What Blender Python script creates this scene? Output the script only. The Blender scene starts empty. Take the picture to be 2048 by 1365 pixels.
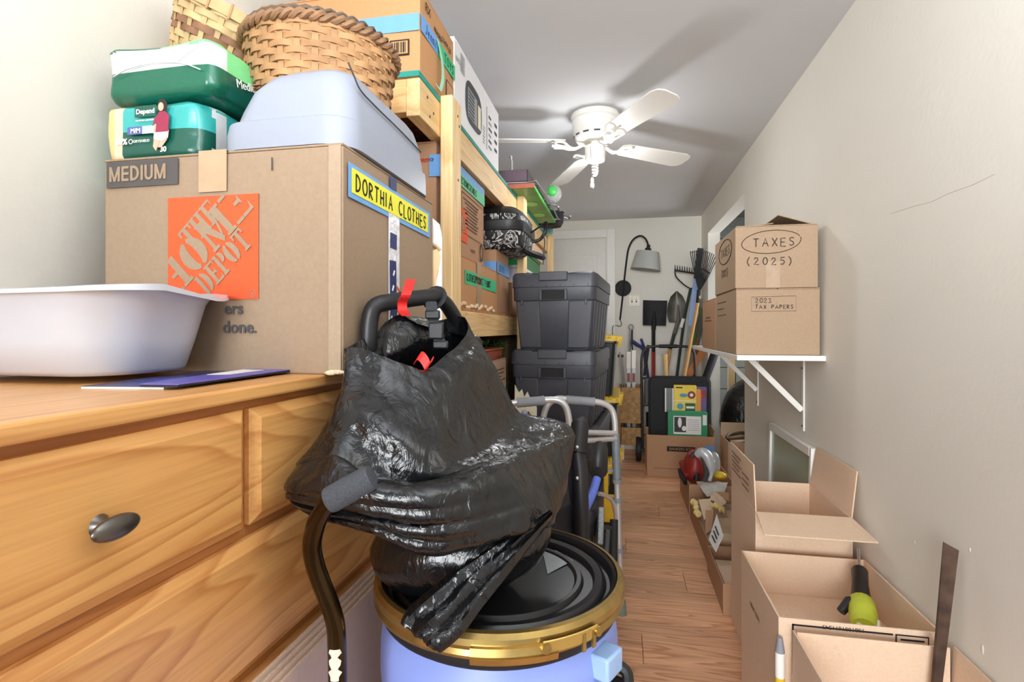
import bpy, bmesh, math, random
from mathutils import Vector, Matrix, noise
random.seed(7)
S = bpy.context.scene
C = S.collection
PI = math.pi
R = math.radians
# ---------------------------------------------------------------- camera, world, lights, exposure
FPX, HORIZON, YAW, CAMH = 1080.0, 660.0, math.atan(216 / 1080), 1.15
cam_d = bpy.data.cameras.new('camera')
cam = bpy.data.objects.new('camera', cam_d)
C.objects.link(cam)
cam.location = (0, 0, CAMH)
cam.rotation_euler = (PI / 2, 0, YAW)
cam_d.sensor_width = 36
cam_d.lens = FPX / 2048 * 36
cam_d.shift_y = -(682.5 - HORIZON) / 2048
cam_d.clip_start = 0.02
S.camera = cam

W = bpy.data.worlds.new('daylight')
S.world = W
W.use_nodes = True
W.node_tree.nodes['Background'].inputs[0].default_value = (0.94, 0.97, 1.0, 1)
W.node_tree.nodes['Background'].inputs[1].default_value = 0.5

def area(name, loc, aim, w, h, power, col=(1, 1, 1)):
    d = bpy.data.lights.new(name, 'AREA')
    d.shape = 'RECTANGLE'; d.size = w; d.size_y = h; d.energy = power; d.color = col
    o = bpy.data.objects.new(name, d); C.objects.link(o)
    o.location = loc
    o.rotation_euler = (Vector(aim) - Vector(loc)).to_track_quat('-Z', 'Y').to_euler()
    return o
# daylight through the wide doorway behind the camera, and a fill added above the camera, bounced off the ceiling
area('doorway_daylight', (-0.5, -5.0, 1.5), (0.0, 3.0, 1.4), 2.6, 2.4, 215, (0.95, 0.98, 1))
area('ceiling_bounce_fill', (0.15, 0.0, 1.8), (0.15, 0.3, 2.22), 0.9, 0.9, 19, (0.94, 0.975, 1))
area('alcove_fill', (1.9, 4.7, 1.2), (0.0, 4.55, 1.3), 0.9, 1.2, 17, (0.96, 0.98, 1))  # unseen fill added in the alcove to lift the far end of the room
S.cycles.max_bounces = 24
S.cycles.diffuse_bounces = 14
S.view_settings.view_transform = 'Standard'
S.view_settings.look = 'None'
S.view_settings.gamma = 1
S.view_settings.use_curve_mapping = False
S.view_settings.exposure = 0.66

CA, SA = math.cos(YAW), math.sin(YAW)
def at(px, py, X=None, Y=None, Z=None, d=None):
    """real point seen at a place of the photograph, on a given world plane or at a given depth"""
    a, b = (px - 1024) / FPX, (HORIZON - py) / FPX
    v = Vector((-SA + CA * a, CA + SA * a, b))
    if X is not None: t = X / v.x
    elif Y is not None: t = Y / v.y
    elif Z is not None: t = (Z - CAMH) / v.z
    else: t = d
    return Vector((0, 0, CAMH)) + v * t

# ---------------------------------------------------------------- materials
def srgb(c):
    r = []
    for x in c[:3]:
        x = x / 255
        r.append(x / 12.92 if x <= 0.04045 else ((x + 0.055) / 1.055) ** 2.4)
    return (*r, 1)
MATS = {}
def mat(name, col, rough=0.6, metal=0.0, var=0.06, scale=30, bump=0.0, bscale=None, stretch=(1, 1, 1),
        coat=0.0, spec=0.5, trans=0.0, alpha=1.0, emit=0.0, rand=0.0, detail=4):
    if name in MATS: return MATS[name]
    m = bpy.data.materials.new(name); m.use_nodes = True
    nt = m.node_tree; N = nt.nodes; L = nt.links
    p = N['Principled BSDF']
    p.inputs['Roughness'].default_value = rough
    p.inputs['Metallic'].default_value = metal
    p.inputs['Coat Weight'].default_value = coat
    p.inputs['Specular IOR Level'].default_value = spec
    p.inputs['Transmission Weight'].default_value = trans
    p.inputs['Alpha'].default_value = alpha
    c = srgb(col)
    tc = N.new('ShaderNodeTexCoord'); mp = N.new('ShaderNodeMapping')
    mp.inputs['Scale'].default_value = stretch
    L.new(tc.outputs['Object'], mp.inputs[0])
    nz = N.new('ShaderNodeTexNoise'); nz.inputs['Scale'].default_value = scale; nz.inputs['Detail'].default_value = detail
    L.new(mp.outputs[0], nz.inputs['Vector'])
    rp = N.new('ShaderNodeValToRGB')
    e = rp.color_ramp.elements
    e[0].position = 0.3; e[1].position = 0.7
    e[0].color = tuple(max(0, x * (1 - var)) for x in c[:3]) + (1,)
    e[1].color = tuple(min(1, x * (1 + var)) for x in c[:3]) + (1,)
    L.new(nz.outputs[0], rp.inputs[0])
    out = rp.outputs[0]
    if rand:
        oi = N.new('ShaderNodeObjectInfo'); hs = N.new('ShaderNodeHueSaturation')
        mr = N.new('ShaderNodeMapRange'); mr.inputs[3].default_value = 1 - rand; mr.inputs[4].default_value = 1 + rand
        L.new(oi.outputs['Random'], mr.inputs[0]); L.new(mr.outputs[0], hs.inputs['Value'])
        L.new(out, hs.inputs['Color']); out = hs.outputs[0]
    L.new(out, p.inputs['Base Color'])
    if emit:
        p.inputs['Emission Color'].default_value = c; p.inputs['Emission Strength'].default_value = emit
    if bump:
        b = N.new('ShaderNodeBump'); b.inputs['Strength'].default_value = bump; b.inputs['Distance'].default_value = 0.01
        n2 = N.new('ShaderNodeTexNoise'); n2.inputs['Scale'].default_value = bscale or scale; n2.inputs['Detail'].default_value = 6
        L.new(mp.outputs[0], n2.inputs['Vector']); L.new(n2.outputs[0], b.inputs['Height']); L.new(b.outputs[0], p.inputs['Normal'])
    MATS[name] = m
    return m
def wood(name, light, dark, axis='Y', rings=14, scale=1.0, rough=0.45, rand=0.0, seed=0.0, stretch=7.0, contrast=1.0):
    """contour lines of a stretched noise give the cathedral grain of sawn timber"""
    if name in MATS: return MATS[name]
    m = bpy.data.materials.new(name); m.use_nodes = True
    nt = m.node_tree; N = nt.nodes; L = nt.links; p = N['Principled BSDF']
    p.inputs['Roughness'].default_value = rough
    tc = N.new('ShaderNodeTexCoord'); mp = N.new('ShaderNodeMapping')
    s = [stretch * scale] * 3; s['XYZ'.index(axis)] = 1.1 * scale
    mp.inputs['Scale'].default_value = s; mp.inputs['Location'].default_value = (seed, seed * 1.7, seed * 0.6)
    L.new(tc.outputs['Object'], mp.inputs[0])
    vec = mp.outputs[0]
    if rand:
        oi = N.new('ShaderNodeObjectInfo'); va = N.new('ShaderNodeVectorMath'); sc = N.new('ShaderNodeMath'); sc.operation = 'MULTIPLY'
        sc.inputs[1].default_value = 37.0
        L.new(oi.outputs['Random'], sc.inputs[0]); L.new(vec, va.inputs[0]); L.new(sc.outputs[0], va.inputs[1]); vec = va.outputs[0]
    n1 = N.new('ShaderNodeTexNoise'); n1.inputs['Scale'].default_value = 1.0; n1.inputs['Detail'].default_value = 1.5
    L.new(vec, n1.inputs['Vector'])
    mu = N.new('ShaderNodeMath'); mu.operation = 'MULTIPLY'; mu.inputs[1].default_value = rings
    L.new(n1.outputs[0], mu.inputs[0])
    fr = N.new('ShaderNodeMath'); fr.operation = 'FRACT'; L.new(mu.outputs[0], fr.inputs[0])
    rp = N.new('ShaderNodeValToRGB'); e = rp.color_ramp.elements
    cl, cd = srgb(light), srgb(dark)
    mid = tuple(a + (b - a) * 0.35 * contrast for a, b in zip(cl, cd))
    full = tuple(a + (b - a) * contrast for a, b in zip(cl, cd))
    e[0].position = 0; e[0].color = cl
    e[1].position = 1; e[1].color = cl
    a = e.new(0.6); a.color = mid
    b = e.new(0.88); b.color = full
    L.new(fr.outputs[0], rp.inputs[0])
    n2 = N.new('ShaderNodeTexNoise'); n2.inputs['Scale'].default_value = 9; n2.inputs['Detail'].default_value = 4
    mp2 = N.new('ShaderNodeMapping'); s2 = [22.0 * scale] * 3; s2['XYZ'.index(axis)] = 0.7 * scale
    mp2.inputs['Scale'].default_value = s2
    L.new(tc.outputs['Object'], mp2.inputs[0]); L.new(mp2.outputs[0], n2.inputs['Vector'])
    mx = N.new('ShaderNodeMix'); mx.data_type = 'RGBA'; mx.blend_type = 'MULTIPLY'
    rp2 = N.new('ShaderNodeValToRGB'); rp2.color_ramp.elements[0].color = (0.72, 0.66, 0.6, 1); rp2.color_ramp.elements[0].position = 0.3
    rp2.color_ramp.elements[1].position = 0.6
    L.new(n2.outputs[0], rp2.inputs[0])
    mx.inputs[0].default_value = 0.55
    L.new(rp.outputs[0], mx.inputs[6]); L.new(rp2.outputs[0], mx.inputs[7])
    out = mx.outputs[2]
    if rand:
        hs = N.new('ShaderNodeHueSaturation'); mr = N.new('ShaderNodeMapRange')
        mr.inputs[3].default_value = 1 - rand; mr.inputs[4].default_value = 1 + rand
        L.new(oi.outputs['Random'], mr.inputs[0]); L.new(mr.outputs[0], hs.inputs['Value']); L.new(out, hs.inputs['Color']); out = hs.outputs[0]
    L.new(out, p.inputs['Base Color'])
    MATS[name] = m
    return m

M_wall = mat('cream wall paint', (232, 229, 219), 0.75, var=0.015, scale=3, bump=0.06, bscale=60)
M_ceil = mat('ceiling paint', (208, 209, 212), 0.85, var=0.012, scale=4, bump=0.03, bscale=50)
M_trim = mat('white trim paint', (238, 237, 232), 0.45, var=0.02)
M_door = mat('white door paint', (228, 227, 221), 0.45, var=0.02)
M_lam = wood('laminate planks', (248, 196, 154), (206, 146, 106), 'X', rings=10, scale=1.3, rough=0.36, rand=0.13, stretch=12, contrast=1.0)
M_gap = mat('dark joint', (104, 68, 50), 0.8)
M_oak = wood('golden oak', (232, 176, 106), (196, 128, 64), 'Y', rings=15, scale=0.95, rough=0.33, seed=3.1, stretch=7, contrast=0.75)
M_oaks = wood('golden oak straight', (230, 174, 106), (198, 132, 70), 'Y', rings=7, scale=1.0, rough=0.33, seed=9.0, stretch=16, contrast=0.6)
M_oakd = wood('oak carcass', (196, 132, 74), (150, 92, 44), 'Y', rings=7, scale=1.0, rough=0.5, seed=5.0, stretch=14, contrast=0.6)
M_pine = wood('pine lumber', (240, 207, 152), (212, 164, 100), 'Y', rings=7, scale=1.2, rough=0.6, rand=0.05, stretch=10, contrast=0.6)
M_pinez = wood('pine post lumber', (243, 213, 160), (214, 168, 106), 'Z', rings=7, scale=1.2, rough=0.6, rand=0.04, stretch=10, contrast=0.6)
M_osb = mat('oriented strand board', (178, 128, 80), 0.8, var=0.35, scale=22, bump=0.2, bscale=22, stretch=(1, 2.2, 1), detail=2)
M_teal = mat('teal painted edge', (28, 140, 128), 0.6, var=0.15, scale=20)
def cardboard(name, col, var=0.045): return mat(name, col, 0.82, var=var, scale=140, spec=0.25, bump=0.03, bscale=200)
M_card = cardboard('cardboard', (156, 134, 111))
M_cardl = cardboard('pale cardboard', (226, 199, 172))
M_cardb = cardboard('brown cardboard', (182, 142, 110))
M_cardo = cardboard('orange brown cardboard', (194, 146, 102))
M_cardg = cardboard('greyish cardboard', (190, 162, 136))
M_flute = mat('corrugated edge', (226, 200, 166), 0.9, var=0.3, scale=320)
M_black = mat('black plastic', (30, 30, 33), 0.42, var=0.1, scale=60)
M_blackm = mat('matte black', (24, 24, 27), 0.7, var=0.1)
M_blackr = mat('black rubber', (20, 20, 22), 0.55, var=0.15)
M_tote = mat('charcoal tote plastic', (66, 68, 76), 0.42, var=0.06, scale=50, bump=0.04, bscale=260)
M_toted = mat('dark green black tote', (28, 36, 32), 0.42, var=0.06)
M_yel = mat('yellow plastic', (232, 190, 40), 0.42)
M_bluedrum = mat('periwinkle blue drum plastic', (140, 160, 232), 0.4, var=0.03, scale=8)
M_brass = mat('brassy steel ring', (178, 150, 90), 0.3, 0.9, var=0.12, scale=40)
M_chrome = mat('brushed metal', (190, 192, 196), 0.3, 0.9, var=0.06)
M_alu = mat('anodised aluminium', (214, 215, 216), 0.38, 0.55, var=0.04)
M_grip = mat('grey vinyl grip', (140, 144, 150), 0.6)
M_foam = mat('grey foam', (70, 73, 79), 0.95, var=0.25, scale=400, bump=0.25, bscale=500)
M_bronze = mat('bronze tube', (66, 50, 28), 0.2, 0.85, var=0.3, scale=12)
M_white = mat('white plastic', (240, 240, 242), 0.32, var=0.01, coat=0.2)
M_fan = mat('white fan enamel', (240, 238, 232), 0.4, var=0.01)
M_slot = mat('dark slot', (70, 70, 72), 0.8)
M_hood = mat('pale blue grey plastic', (150, 156, 170), 0.4, var=0.01)
M_ink = mat('black ink', (34, 28, 26), 0.8)
M_ink2 = mat('faded brown ink', (112, 82, 60), 0.9)
M_grey = mat('dark grey print', (84, 80, 78), 0.85)
M_orange = mat('orange print', (232, 88, 44), 0.8, var=0.05, scale=90)
M_btape = mat('blue painter tape', (112, 164, 222), 0.7, var=0.04)
M_gtape = mat('green tape', (62, 190, 132), 0.65, var=0.04)
M_ytape = mat('yellow label', (232, 228, 62), 0.65, var=0.03)
M_ctape = mat('clear brown tape', (184, 156, 126), 0.25, var=0.05)
M_paper = mat('white paper', (240, 238, 232), 0.7, var=0.03)
M_red = mat('red plastic', (214, 40, 36), 0.5)
M_dred = mat('dark red', (140, 40, 34), 0.45, var=0.2, scale=25)
M_weave = mat('tan basket splint', (160, 120, 80), 0.7, var=0.22, scale=22, rand=0.1)
M_weavel = mat('straw basket splint', (188, 160, 114), 0.7, var=0.16, scale=20, rand=0.1)
M_weaved = mat('brown basket splint', (128, 88, 62), 0.7, var=0.25, scale=20, rand=0.1)
M_lime = mat('lime', (200, 214, 60), 0.45)
M_navy = mat('navy', (34, 44, 98), 0.5)
M_blue = mat('blue paint', (96, 120, 216), 0.35)
M_purple = mat('purple cover', (104, 96, 186), 0.35, var=0.08)

# ---------------------------------------------------------------- mesh builder
class MB:
    def __init__(s): s.v = []; s.f = []
    def add(s, vs, fs):
        o = len(s.v); s.v += [Vector(v) for v in vs]; s.f += [tuple(i + o for i in f) for f in fs]; return s
    def hexa(s, p):
        return s.add(p, [(0, 3, 2, 1), (4, 5, 6, 7), (0, 1, 5, 4), (1, 2, 6, 5), (2, 3, 7, 6), (3, 0, 4, 7)])
    def box(s, x0, x1, y0, y1, z0, z1, M=None):
        p = [(x0, y0, z0), (x1, y0, z0), (x1, y1, z0), (x0, y1, z0), (x0, y0, z1), (x1, y0, z1), (x1, y1, z1), (x0, y1, z1)]
        p = [Vector(q) for q in p]
        if M is not None: p = [M @ q for q in p]
        return s.hexa(p)
    def slab(s, o, ux, uy, w, h, n, t):
        """w x h plate from corner o along ux, uy, thickness t along n"""
        o = Vector(o); ux = Vector(ux).normalized() * w; uy = Vector(uy).normalized() * h; n = Vector(n).normalized() * t
        return s.hexa([o, o + ux, o + ux + uy, o + uy, o + n, o + ux + n, o + ux + uy + n, o + uy + n])
    def quadslab(s, q, t):
        q = [Vector(a) for a in q]
        n = (q[1] - q[0]).cross(q[3] - q[0]).normalized() * t
        return s.hexa([a for a in q] + [a + n for a in q])
    def prism(s, poly, o, ux, uy, n, t):
        o = Vector(o); ux = Vector(ux); uy = Vector(uy); n = Vector(n).normalized() * t
        a = [o + ux * x + uy * y for x, y in poly]; k = len(a)
        fs = [tuple(range(k))[::-1], tuple(range(k, 2 * k))] + [(i, (i + 1) % k, k + (i + 1) % k, k + i) for i in range(k)]
        return s.add(a + [q + n for q in a], fs)
    def bar(s, a, b, w, t, up=(0, 0, 1)):
        a = Vector(a); b = Vector(b); d = (b - a).normalized(); u = Vector(up)
        x = d.cross(u)
        if x.length < 1e-4: x = d.cross(Vector((1, 0, 0)))
        x = x.normalized(); y = x.cross(d).normalized()
        x *= w / 2; y *= t / 2
        return s.hexa([a - x - y, a + x - y, a + x + y, a - x + y, b - x - y, b + x - y, b + x + y, b - x + y])
    def tube(s, pts, r, n=10, closed=False, flat=1.0, up=None):
        pts = [Vector(p) for p in pts]; k = len(pts)
        rs = r if isinstance(r, (list, tuple)) else [r] * k
        T = []
        for i in range(k):
            if closed: t = pts[(i + 1) % k] - pts[i - 1]
            else: t = pts[min(i + 1, k - 1)] - pts[max(i - 1, 0)]
            T.append(t.normalized() if t.length > 1e-9 else Vector((0, 0, 1)))
        ref = Vector(up) if up else (Vector((0, 0, 1)) if abs(T[0].z) < 0.9 else Vector((1, 0, 0)))
        nrm = (ref - T[0] * ref.dot(T[0])).normalized()
        vs = []
        for i in range(k):
            if up: nrm = (Vector(up) - T[i] * Vector(up).dot(T[i])).normalized()
            else: nrm = (nrm - T[i] * nrm.dot(T[i])).normalized()
            b = T[i].cross(nrm)
            for j in range(n):
                a = 2 * PI * j / n
                vs.append(pts[i] + (nrm * math.cos(a) * flat + b * math.sin(a)) * rs[i])
        fs = []
        for i in range(k if closed else k - 1):
            for j in range(n):
                a, b2 = i * n + j, i * n + (j + 1) % n
                c, d = ((i + 1) % k) * n + (j + 1) % n, ((i + 1) % k) * n + j
                fs.append((a, b2, c, d))
        if not closed: fs += [tuple(range(n))[::-1], tuple((k - 1) * n + j for j in range(n))]
        return s.add(vs, fs)
    def cyl(s, a, b, r, r2=None, n=16): return s.tube([a, b], [r, r if r2 is None else r2], n)
    def lathe(s, prof, o=(0, 0, 0), n=32, M=None, ring=False):
        vs = []; o = Vector(o)
        for r, z in prof:
            for j in range(n):
                a = 2 * PI * j / n
                q = Vector((r * math.cos(a), r * math.sin(a), z))
                vs.append((M @ q if M is not None else q) + o)
        k = len(prof); fs = []
        for i in range(k if ring else k - 1):
            for j in range(n): fs.append((i * n + j, i * n + (j + 1) % n, (i + 1) % k * n + (j + 1) % n, (i + 1) % k * n + j))
        if ring: return s.add(vs, fs)
        if prof[0][0] > 1e-6: fs.append(tuple(range(n))[::-1])
        if prof[-1][0] > 1e-6: fs.append(tuple((k - 1) * n + j for j in range(n)))
        return s.add(vs, fs)
    def grid(s, rows, closed_u=False, cap=False):
        k, n = len(rows), len(rows[0]); vs = [p for r in rows for p in r]; fs = []
        for i in range(k - 1):
            for j in range(n if closed_u else n - 1):
                fs.append((i * n + j, i * n + (j + 1) % n, (i + 1) * n + (j + 1) % n, (i + 1) * n + j))
        if cap: fs += [tuple(range(n))[::-1], tuple((k - 1) * n + j for j in range(n))]
        return s.add(vs, fs)
    def ball(s, o, r, n=12, M=None):
        r = r if isinstance(r, (tuple, list)) else (r, r, r); o = Vector(o); rows = []
        for i in range(n + 1):
            t = PI * i / n
            row = []
            for j in range(2 * n):
                a = PI * j / n
                q = Vector((r[0] * math.sin(t) * math.cos(a), r[1] * math.sin(t) * math.sin(a), -r[2] * math.cos(t)))
                row.append((M @ q if M is not None else q) + o)
            rows.append(row)
        return s.grid(rows, True)
    def mesh(s, name, shift=Vector((0, 0, 0)), smooth=40, fix=True):
        me = bpy.data.meshes.new(name)
        me.from_pydata([v - shift for v in s.v], [], s.f)
        bm = bmesh.new(); bm.from_mesh(me)
        bmesh.ops.remove_doubles(bm, verts=bm.verts, dist=1e-6)
        if fix: bmesh.ops.recalc_face_normals(bm, faces=bm.faces)
        if smooth:
            lim = R(smooth)
            for f in bm.faces: f.smooth = True
            for e in bm.edges:
                e.smooth = len(e.link_faces) == 2 and e.calc_face_angle(0) < lim
        bm.to_mesh(me); bm.free()
        return me
    def build(s, name, m, parent=None, bevel=0, smooth=40, sub=0, seg=2, local=False, fix=True, solid=0):
        sh = Vector((0, 0, 0))
        if parent is not None and not local:
            q = parent
            while q is not None: sh += q.location; q = q.parent
        me = s.mesh(name, sh, smooth, fix)
        me.materials.append(m)
        o = bpy.data.objects.new(name, me); C.objects.link(o)
        if parent is not None: o.parent = parent
        if solid:
            d = o.modifiers.new('solid', 'SOLIDIFY'); d.thickness = solid; d.offset = 0
        if bevel:
            b = o.modifiers.new('bevel', 'BEVEL'); b.width = bevel; b.segments = seg; b.limit_method = 'ANGLE'; b.angle_limit = R(35)
        if sub:
            d = o.modifiers.new('sub', 'SUBSURF'); d.levels = sub; d.render_levels = sub
        return o
def thing(name, label, cat, loc=(0, 0, 0), group=None, rot=None):
    o = bpy.data.objects.new(name, None); C.objects.link(o)
    o.location = loc; o.empty_display_size = 0.05
    if rot is not None: o.rotation_euler = rot
    return tag(o, label, cat, group)
def tag(o, label, cat, group=None):
    o['label'] = label; o['category'] = cat
    if group: o['group'] = group
    return o
def struct(o): o['kind'] = 'structure'; return o
def copy_tree(o, parent=None):
    c = o.copy(); C.objects.link(c)
    if parent is not None: c.parent = parent
    for ch in [k for k in bpy.data.objects if k.parent == o]: copy_tree(ch, c)
    return c

class Face:
    """a flat face: origin, right, up and outward normal"""
    def __init__(s, o, r, u, n): s.o, s.r, s.u, s.n = Vector(o), Vector(r).normalized(), Vector(u).normalized(), Vector(n).normalized()
    def p(s, a, b, off=0.0): return s.o + s.r * a + s.u * b + s.n * off
    def plate(s, name, m, parent, a, b, w, h, t=0.0008, rot=0, base=0.0003):
        q = []
        c, sn = math.cos(rot), math.sin(rot)
        for x, y in ((0, 0), (w, 0), (w, h), (0, h)): q.append((a + x * c - y * sn, b + x * sn + y * c))
        return MB().prism(q, s.p(0, 0, base), s.r, s.u, s.n, t).build(name, m, parent, smooth=0)
    def poly(s, name, m, parent, polys, t=0.0008, base=0.0003):
        mb = MB()
        for i, q in enumerate(polys): mb.prism(q, s.p(0, 0, base), s.r, s.u, s.n, t + i * 1.5e-5)
        return mb.build(name, m, parent, smooth=0)
    def text(s, txt, size, m, parent, a, b, rot=0, bold=0.0, sx=1.0, name='lettering', base=0.0012, shear=0, align='LEFT'):
        cu = bpy.data.curves.new('t', 'FONT'); cu.body = txt; cu.size = size; cu.offset = bold; cu.extrude = 0.0003
        cu.resolution_u = 3; cu.shear = shear; cu.align_x = align
        ob = bpy.data.objects.new('t', cu)
        me = bpy.data.meshes.new_from_object(ob)
        c, sn = math.cos(rot), math.sin(rot)
        sh = Vector((0, 0, 0)); q = parent
        while q is not None: sh += q.location; q = q.parent
        for v in me.vertices:
            x, y = v.co.x * sx, v.co.y
            v.co = s.p(a + x * c - y * sn, b + x * sn + y * c, base + v.co.z) - sh
        me.name = name; me.materials.clear(); me.materials.append(m)
        bpy.data.objects.remove(ob); bpy.data.curves.remove(cu)
        o = bpy.data.objects.new(name, me); C.objects.link(o); o.parent = parent
        return o
    def pen(s, txt, h, m, parent, a, b, wd=0.0018, rot=0, sx=1.0, gap=0.35, name='lettering', jit=0.05, base=0.001):
        """handwriting as marker strokes, one ribbon per stroke"""
        mb = MB(); x = 0; c, sn = math.cos(rot), math.sin(rot); rnd = random.Random(len(txt) * 7 + ord(txt[0]))
        for ch in txt:
            g, wch = GLYPH.get(ch, ((), 0.6))
            ox, oy = rnd.uniform(-jit, jit), rnd.uniform(-jit, jit)
            for st in g:
                pts = []
                for (u, v) in st:
                    X, Y = (x + u * sx + ox * 0.5) * h, (v + oy) * h
                    pts.append(s.p(a + X * c - Y * sn, b + X * sn + Y * c, base))
                mb.tube(pts, wd / 2, 5, flat=0.4, up=s.n)
            x += (wch + gap) * sx
        return mb.build(name, m, parent)
def arc(cx, cy, rx, ry, a0, a1, n=8): return [(cx + rx * math.cos(R(a0 + (a1 - a0) * i / n)), cy + ry * math.sin(R(a0 + (a1 - a0) * i / n))) for i in range(n + 1)]
GLYPH = {
 'A': ([[(0, 0), (.3, 1), (.62, 0)], [(.1, .38), (.52, .38)]], .62), 'B': ([[(0, 0), (0, 1)], [(0, 1), (.4, .95), (.42, .6), (0, .52), (.5, .42), (.48, .05), (0, 0)]], .5),
 'C': ([arc(.35, .5, .35, .5, 50, 310)], .6), 'D': ([[(0, 0), (0, 1)], [(-.05, 1)] + arc(.05, .5, .5, .5, 90, -90) + [(-.05, 0)]], .55),
 'E': ([[(.5, 1), (0, 1), (0, 0), (.52, 0)], [(0, .52), (.42, .52)]], .5), 'F': ([[(.5, 1), (0, 1), (0, 0)], [(0, .52), (.42, .52)]], .5),
 'H': ([[(0, 0), (0, 1)], [(.5, 0), (.5, 1)], [(0, .48), (.5, .52)]], .5), 'I': ([[(.1, 0), (.1, 1)]], .2), 'J': ([[(.4, 1), (.4, .2), (.2, 0), (0, .15)]], .45),
 'K': ([[(0, 0), (0, 1)], [(.5, 1), (0, .45), (.5, 0)]], .5), 'L': ([[(0, 1), (0, 0), (.45, 0)]], .45), 'M': ([[(0, 0), (.1, 1), (.35, .4), (.6, 1), (.7, 0)]], .7),
 'N': ([[(0, 0), (0, 1), (.5, 0), (.5, 1)]], .5), 'O': ([arc(.32, .5, .32, .5, 80, 440, 12)], .62), 'P': ([[(0, 0), (0, 1)], [(0, 1)] + arc(.1, .75, .38, .25, 90, -90, 6) + [(0, .5)]], .5),
 'R': ([[(0, 0), (0, 1)], [(0, 1)] + arc(.1, .75, .36, .25, 90, -90, 6) + [(0, .5), (.5, 0)]], .5), 'S': ([[(.48, .86), (.3, 1), (.05, .88), (.08, .62), (.42, .42), (.45, .14), (.22, 0), (0, .12)]], .5),
 'T': ([[(0, 1), (.6, 1)], [(.3, 1), (.28, 0)]], .6), 'U': ([[(0, 1), (.02, .2), (.25, 0), (.48, .2), (.5, 1)]], .5), 'V': ([[(0, 1), (.28, 0), (.56, 1)]], .55),
 'W': ([[(0, 1), (.18, 0), (.36, .7), (.54, 0), (.72, 1)]], .72), 'X': ([[(0, 1), (.55, 0)], [(.55, 1), (0, 0)]], .55), 'Y': ([[(0, 1), (.28, .5)], [(.56, 1), (.2, 0)]], .55), 'Z': ([[(0, 1), (.5, 1), (0, 0), (.55, 0)]], .55),
 '0': ([arc(.26, .5, .26, .5, 90, 450, 12)], .52), '1': ([[(.1, .8), (.25, 1), (.25, 0)]], .3), '2': ([[(0, .75), (.12, .97), (.4, .95), (.45, .7), (0, .02), (.55, .02)]], .55),
 '3': ([[(0, .95), (.45, .95), (.2, .58), (.45, .4), (.4, .08), (.15, 0), (0, .12)]], .48), '4': ([[(.4, 0), (.4, 1), (0, .35), (.55, .35)]], .5), '5': ([[(.5, 1), (.08, 1), (.05, .6), (.35, .6), (.48, .35), (.35, .05), (0, .05)]], .5),
 '9': ([arc(.25, .72, .22, .26, 0, 360, 10) + [(.44, .3), (.3, 0)]], .5), '(': ([[(.25, 1.15), (.02, .75), (.0, .3), (.22, -.15)]], .3), ')': ([[(0, 1.15), (.24, .75), (.26, .3), (.04, -.15)]], .3),
 '/': ([[(0, -.1), (.35, 1.1)]], .35), "'": ([[(.1, 1), (.06, .78)]], .15), '-': ([[(0, .45), (.35, .47)]], .35), '|': ([[(.1, -.05), (.12, 1.05)]], .2),
 'e': ([[(.02, .32), (.38, .34), (.32, .6), (.1, .6), (0, .3), (.12, .02), (.4, .08)]], .42), 'n': ([[(0, .6), (0, 0)], [(0, .45), (.2, .62), (.35, .5), (.36, 0)]], .4),
 'i': ([[(.05, .6), (.05, 0)], [(.05, .85), (.05, .8)]], .15), 's': ([[(.3, .55), (.1, .6), (.04, .4), (.28, .25), (.26, .04), (0, .04)]], .34), 'y': ([[(0, .6), (.18, .1)], [(.36, .6), (.06, -.3)]], .38),
}
def faces(x0, x1, y0, y1, z0, z1):
    """the front (towards the camera), the +X side, the -X side and the top of an upright block"""
    return {'f': Face((x0, y0, z0), (1, 0, 0), (0, 0, 1), (0, -1, 0)), 'r': Face((x1, y0, z0), (0, 1, 0), (0, 0, 1), (1, 0, 0)),
            'l': Face((x0, y1, z0), (0, -1, 0), (0, 0, 1), (-1, 0, 0)), 't': Face((x0, y0, z1), (1, 0, 0), (0, 1, 0), (0, 0, 1))}
def carton(name, label, x0, x1, y0, y1, z0, z1, m, cat='box', group=None, seam='y', tape=None, bulge=0.004):
    """closed shipping carton: slightly bulged body, two top flaps meeting on a seam"""
    t = thing(name, label, cat, ((x0 + x1) / 2, (y0 + y1) / 2, z0), group)
    mb = MB(); n = 6; e = 0.0015
    def side(a, b):
        pass
    rows = []
    for k in range(n + 1):
        f = k / n; z = z0 + (z1 - 0.004 - z0) * f
        bu = bulge * math.sin(PI * f)
        row = []
        for (xa, ya, xb, yb, nx, ny) in ((x0, y0, x1, y0, 0, -1), (x1, y0, x1, y1, 1, 0), (x1, y1, x0, y1, 0, 1), (x0, y1, x0, y0, -1, 0)):
            for i in range(5):
                g = i / 5; w = bu * math.sin(PI * g)
                row.append(Vector((xa + (xb - xa) * g + nx * w, ya + (yb - ya) * g + ny * w, z)))
        rows.append(row)
    mb.grid(rows, True, True)
    mb.build('body', m, t, bevel=0.003)
    g = 0.0012
    for i in (0, 1):
        if seam == 'y':
            xm = (x0 + x1) / 2
            fb = MB().box(x0 if i == 0 else xm + g, xm - g if i == 0 else x1, y0, y1, z1 - 0.004, z1)
        else:
            ym = (y0 + y1) / 2
            fb = MB().box(x0, x1, y0 if i == 0 else ym + g, ym - g if i == 0 else y1, z1 - 0.004, z1)
        fb.build('flap', m, t, bevel=0.0012)
    return t, faces(x0, x1, y0, y1, z0, z1)
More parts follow.
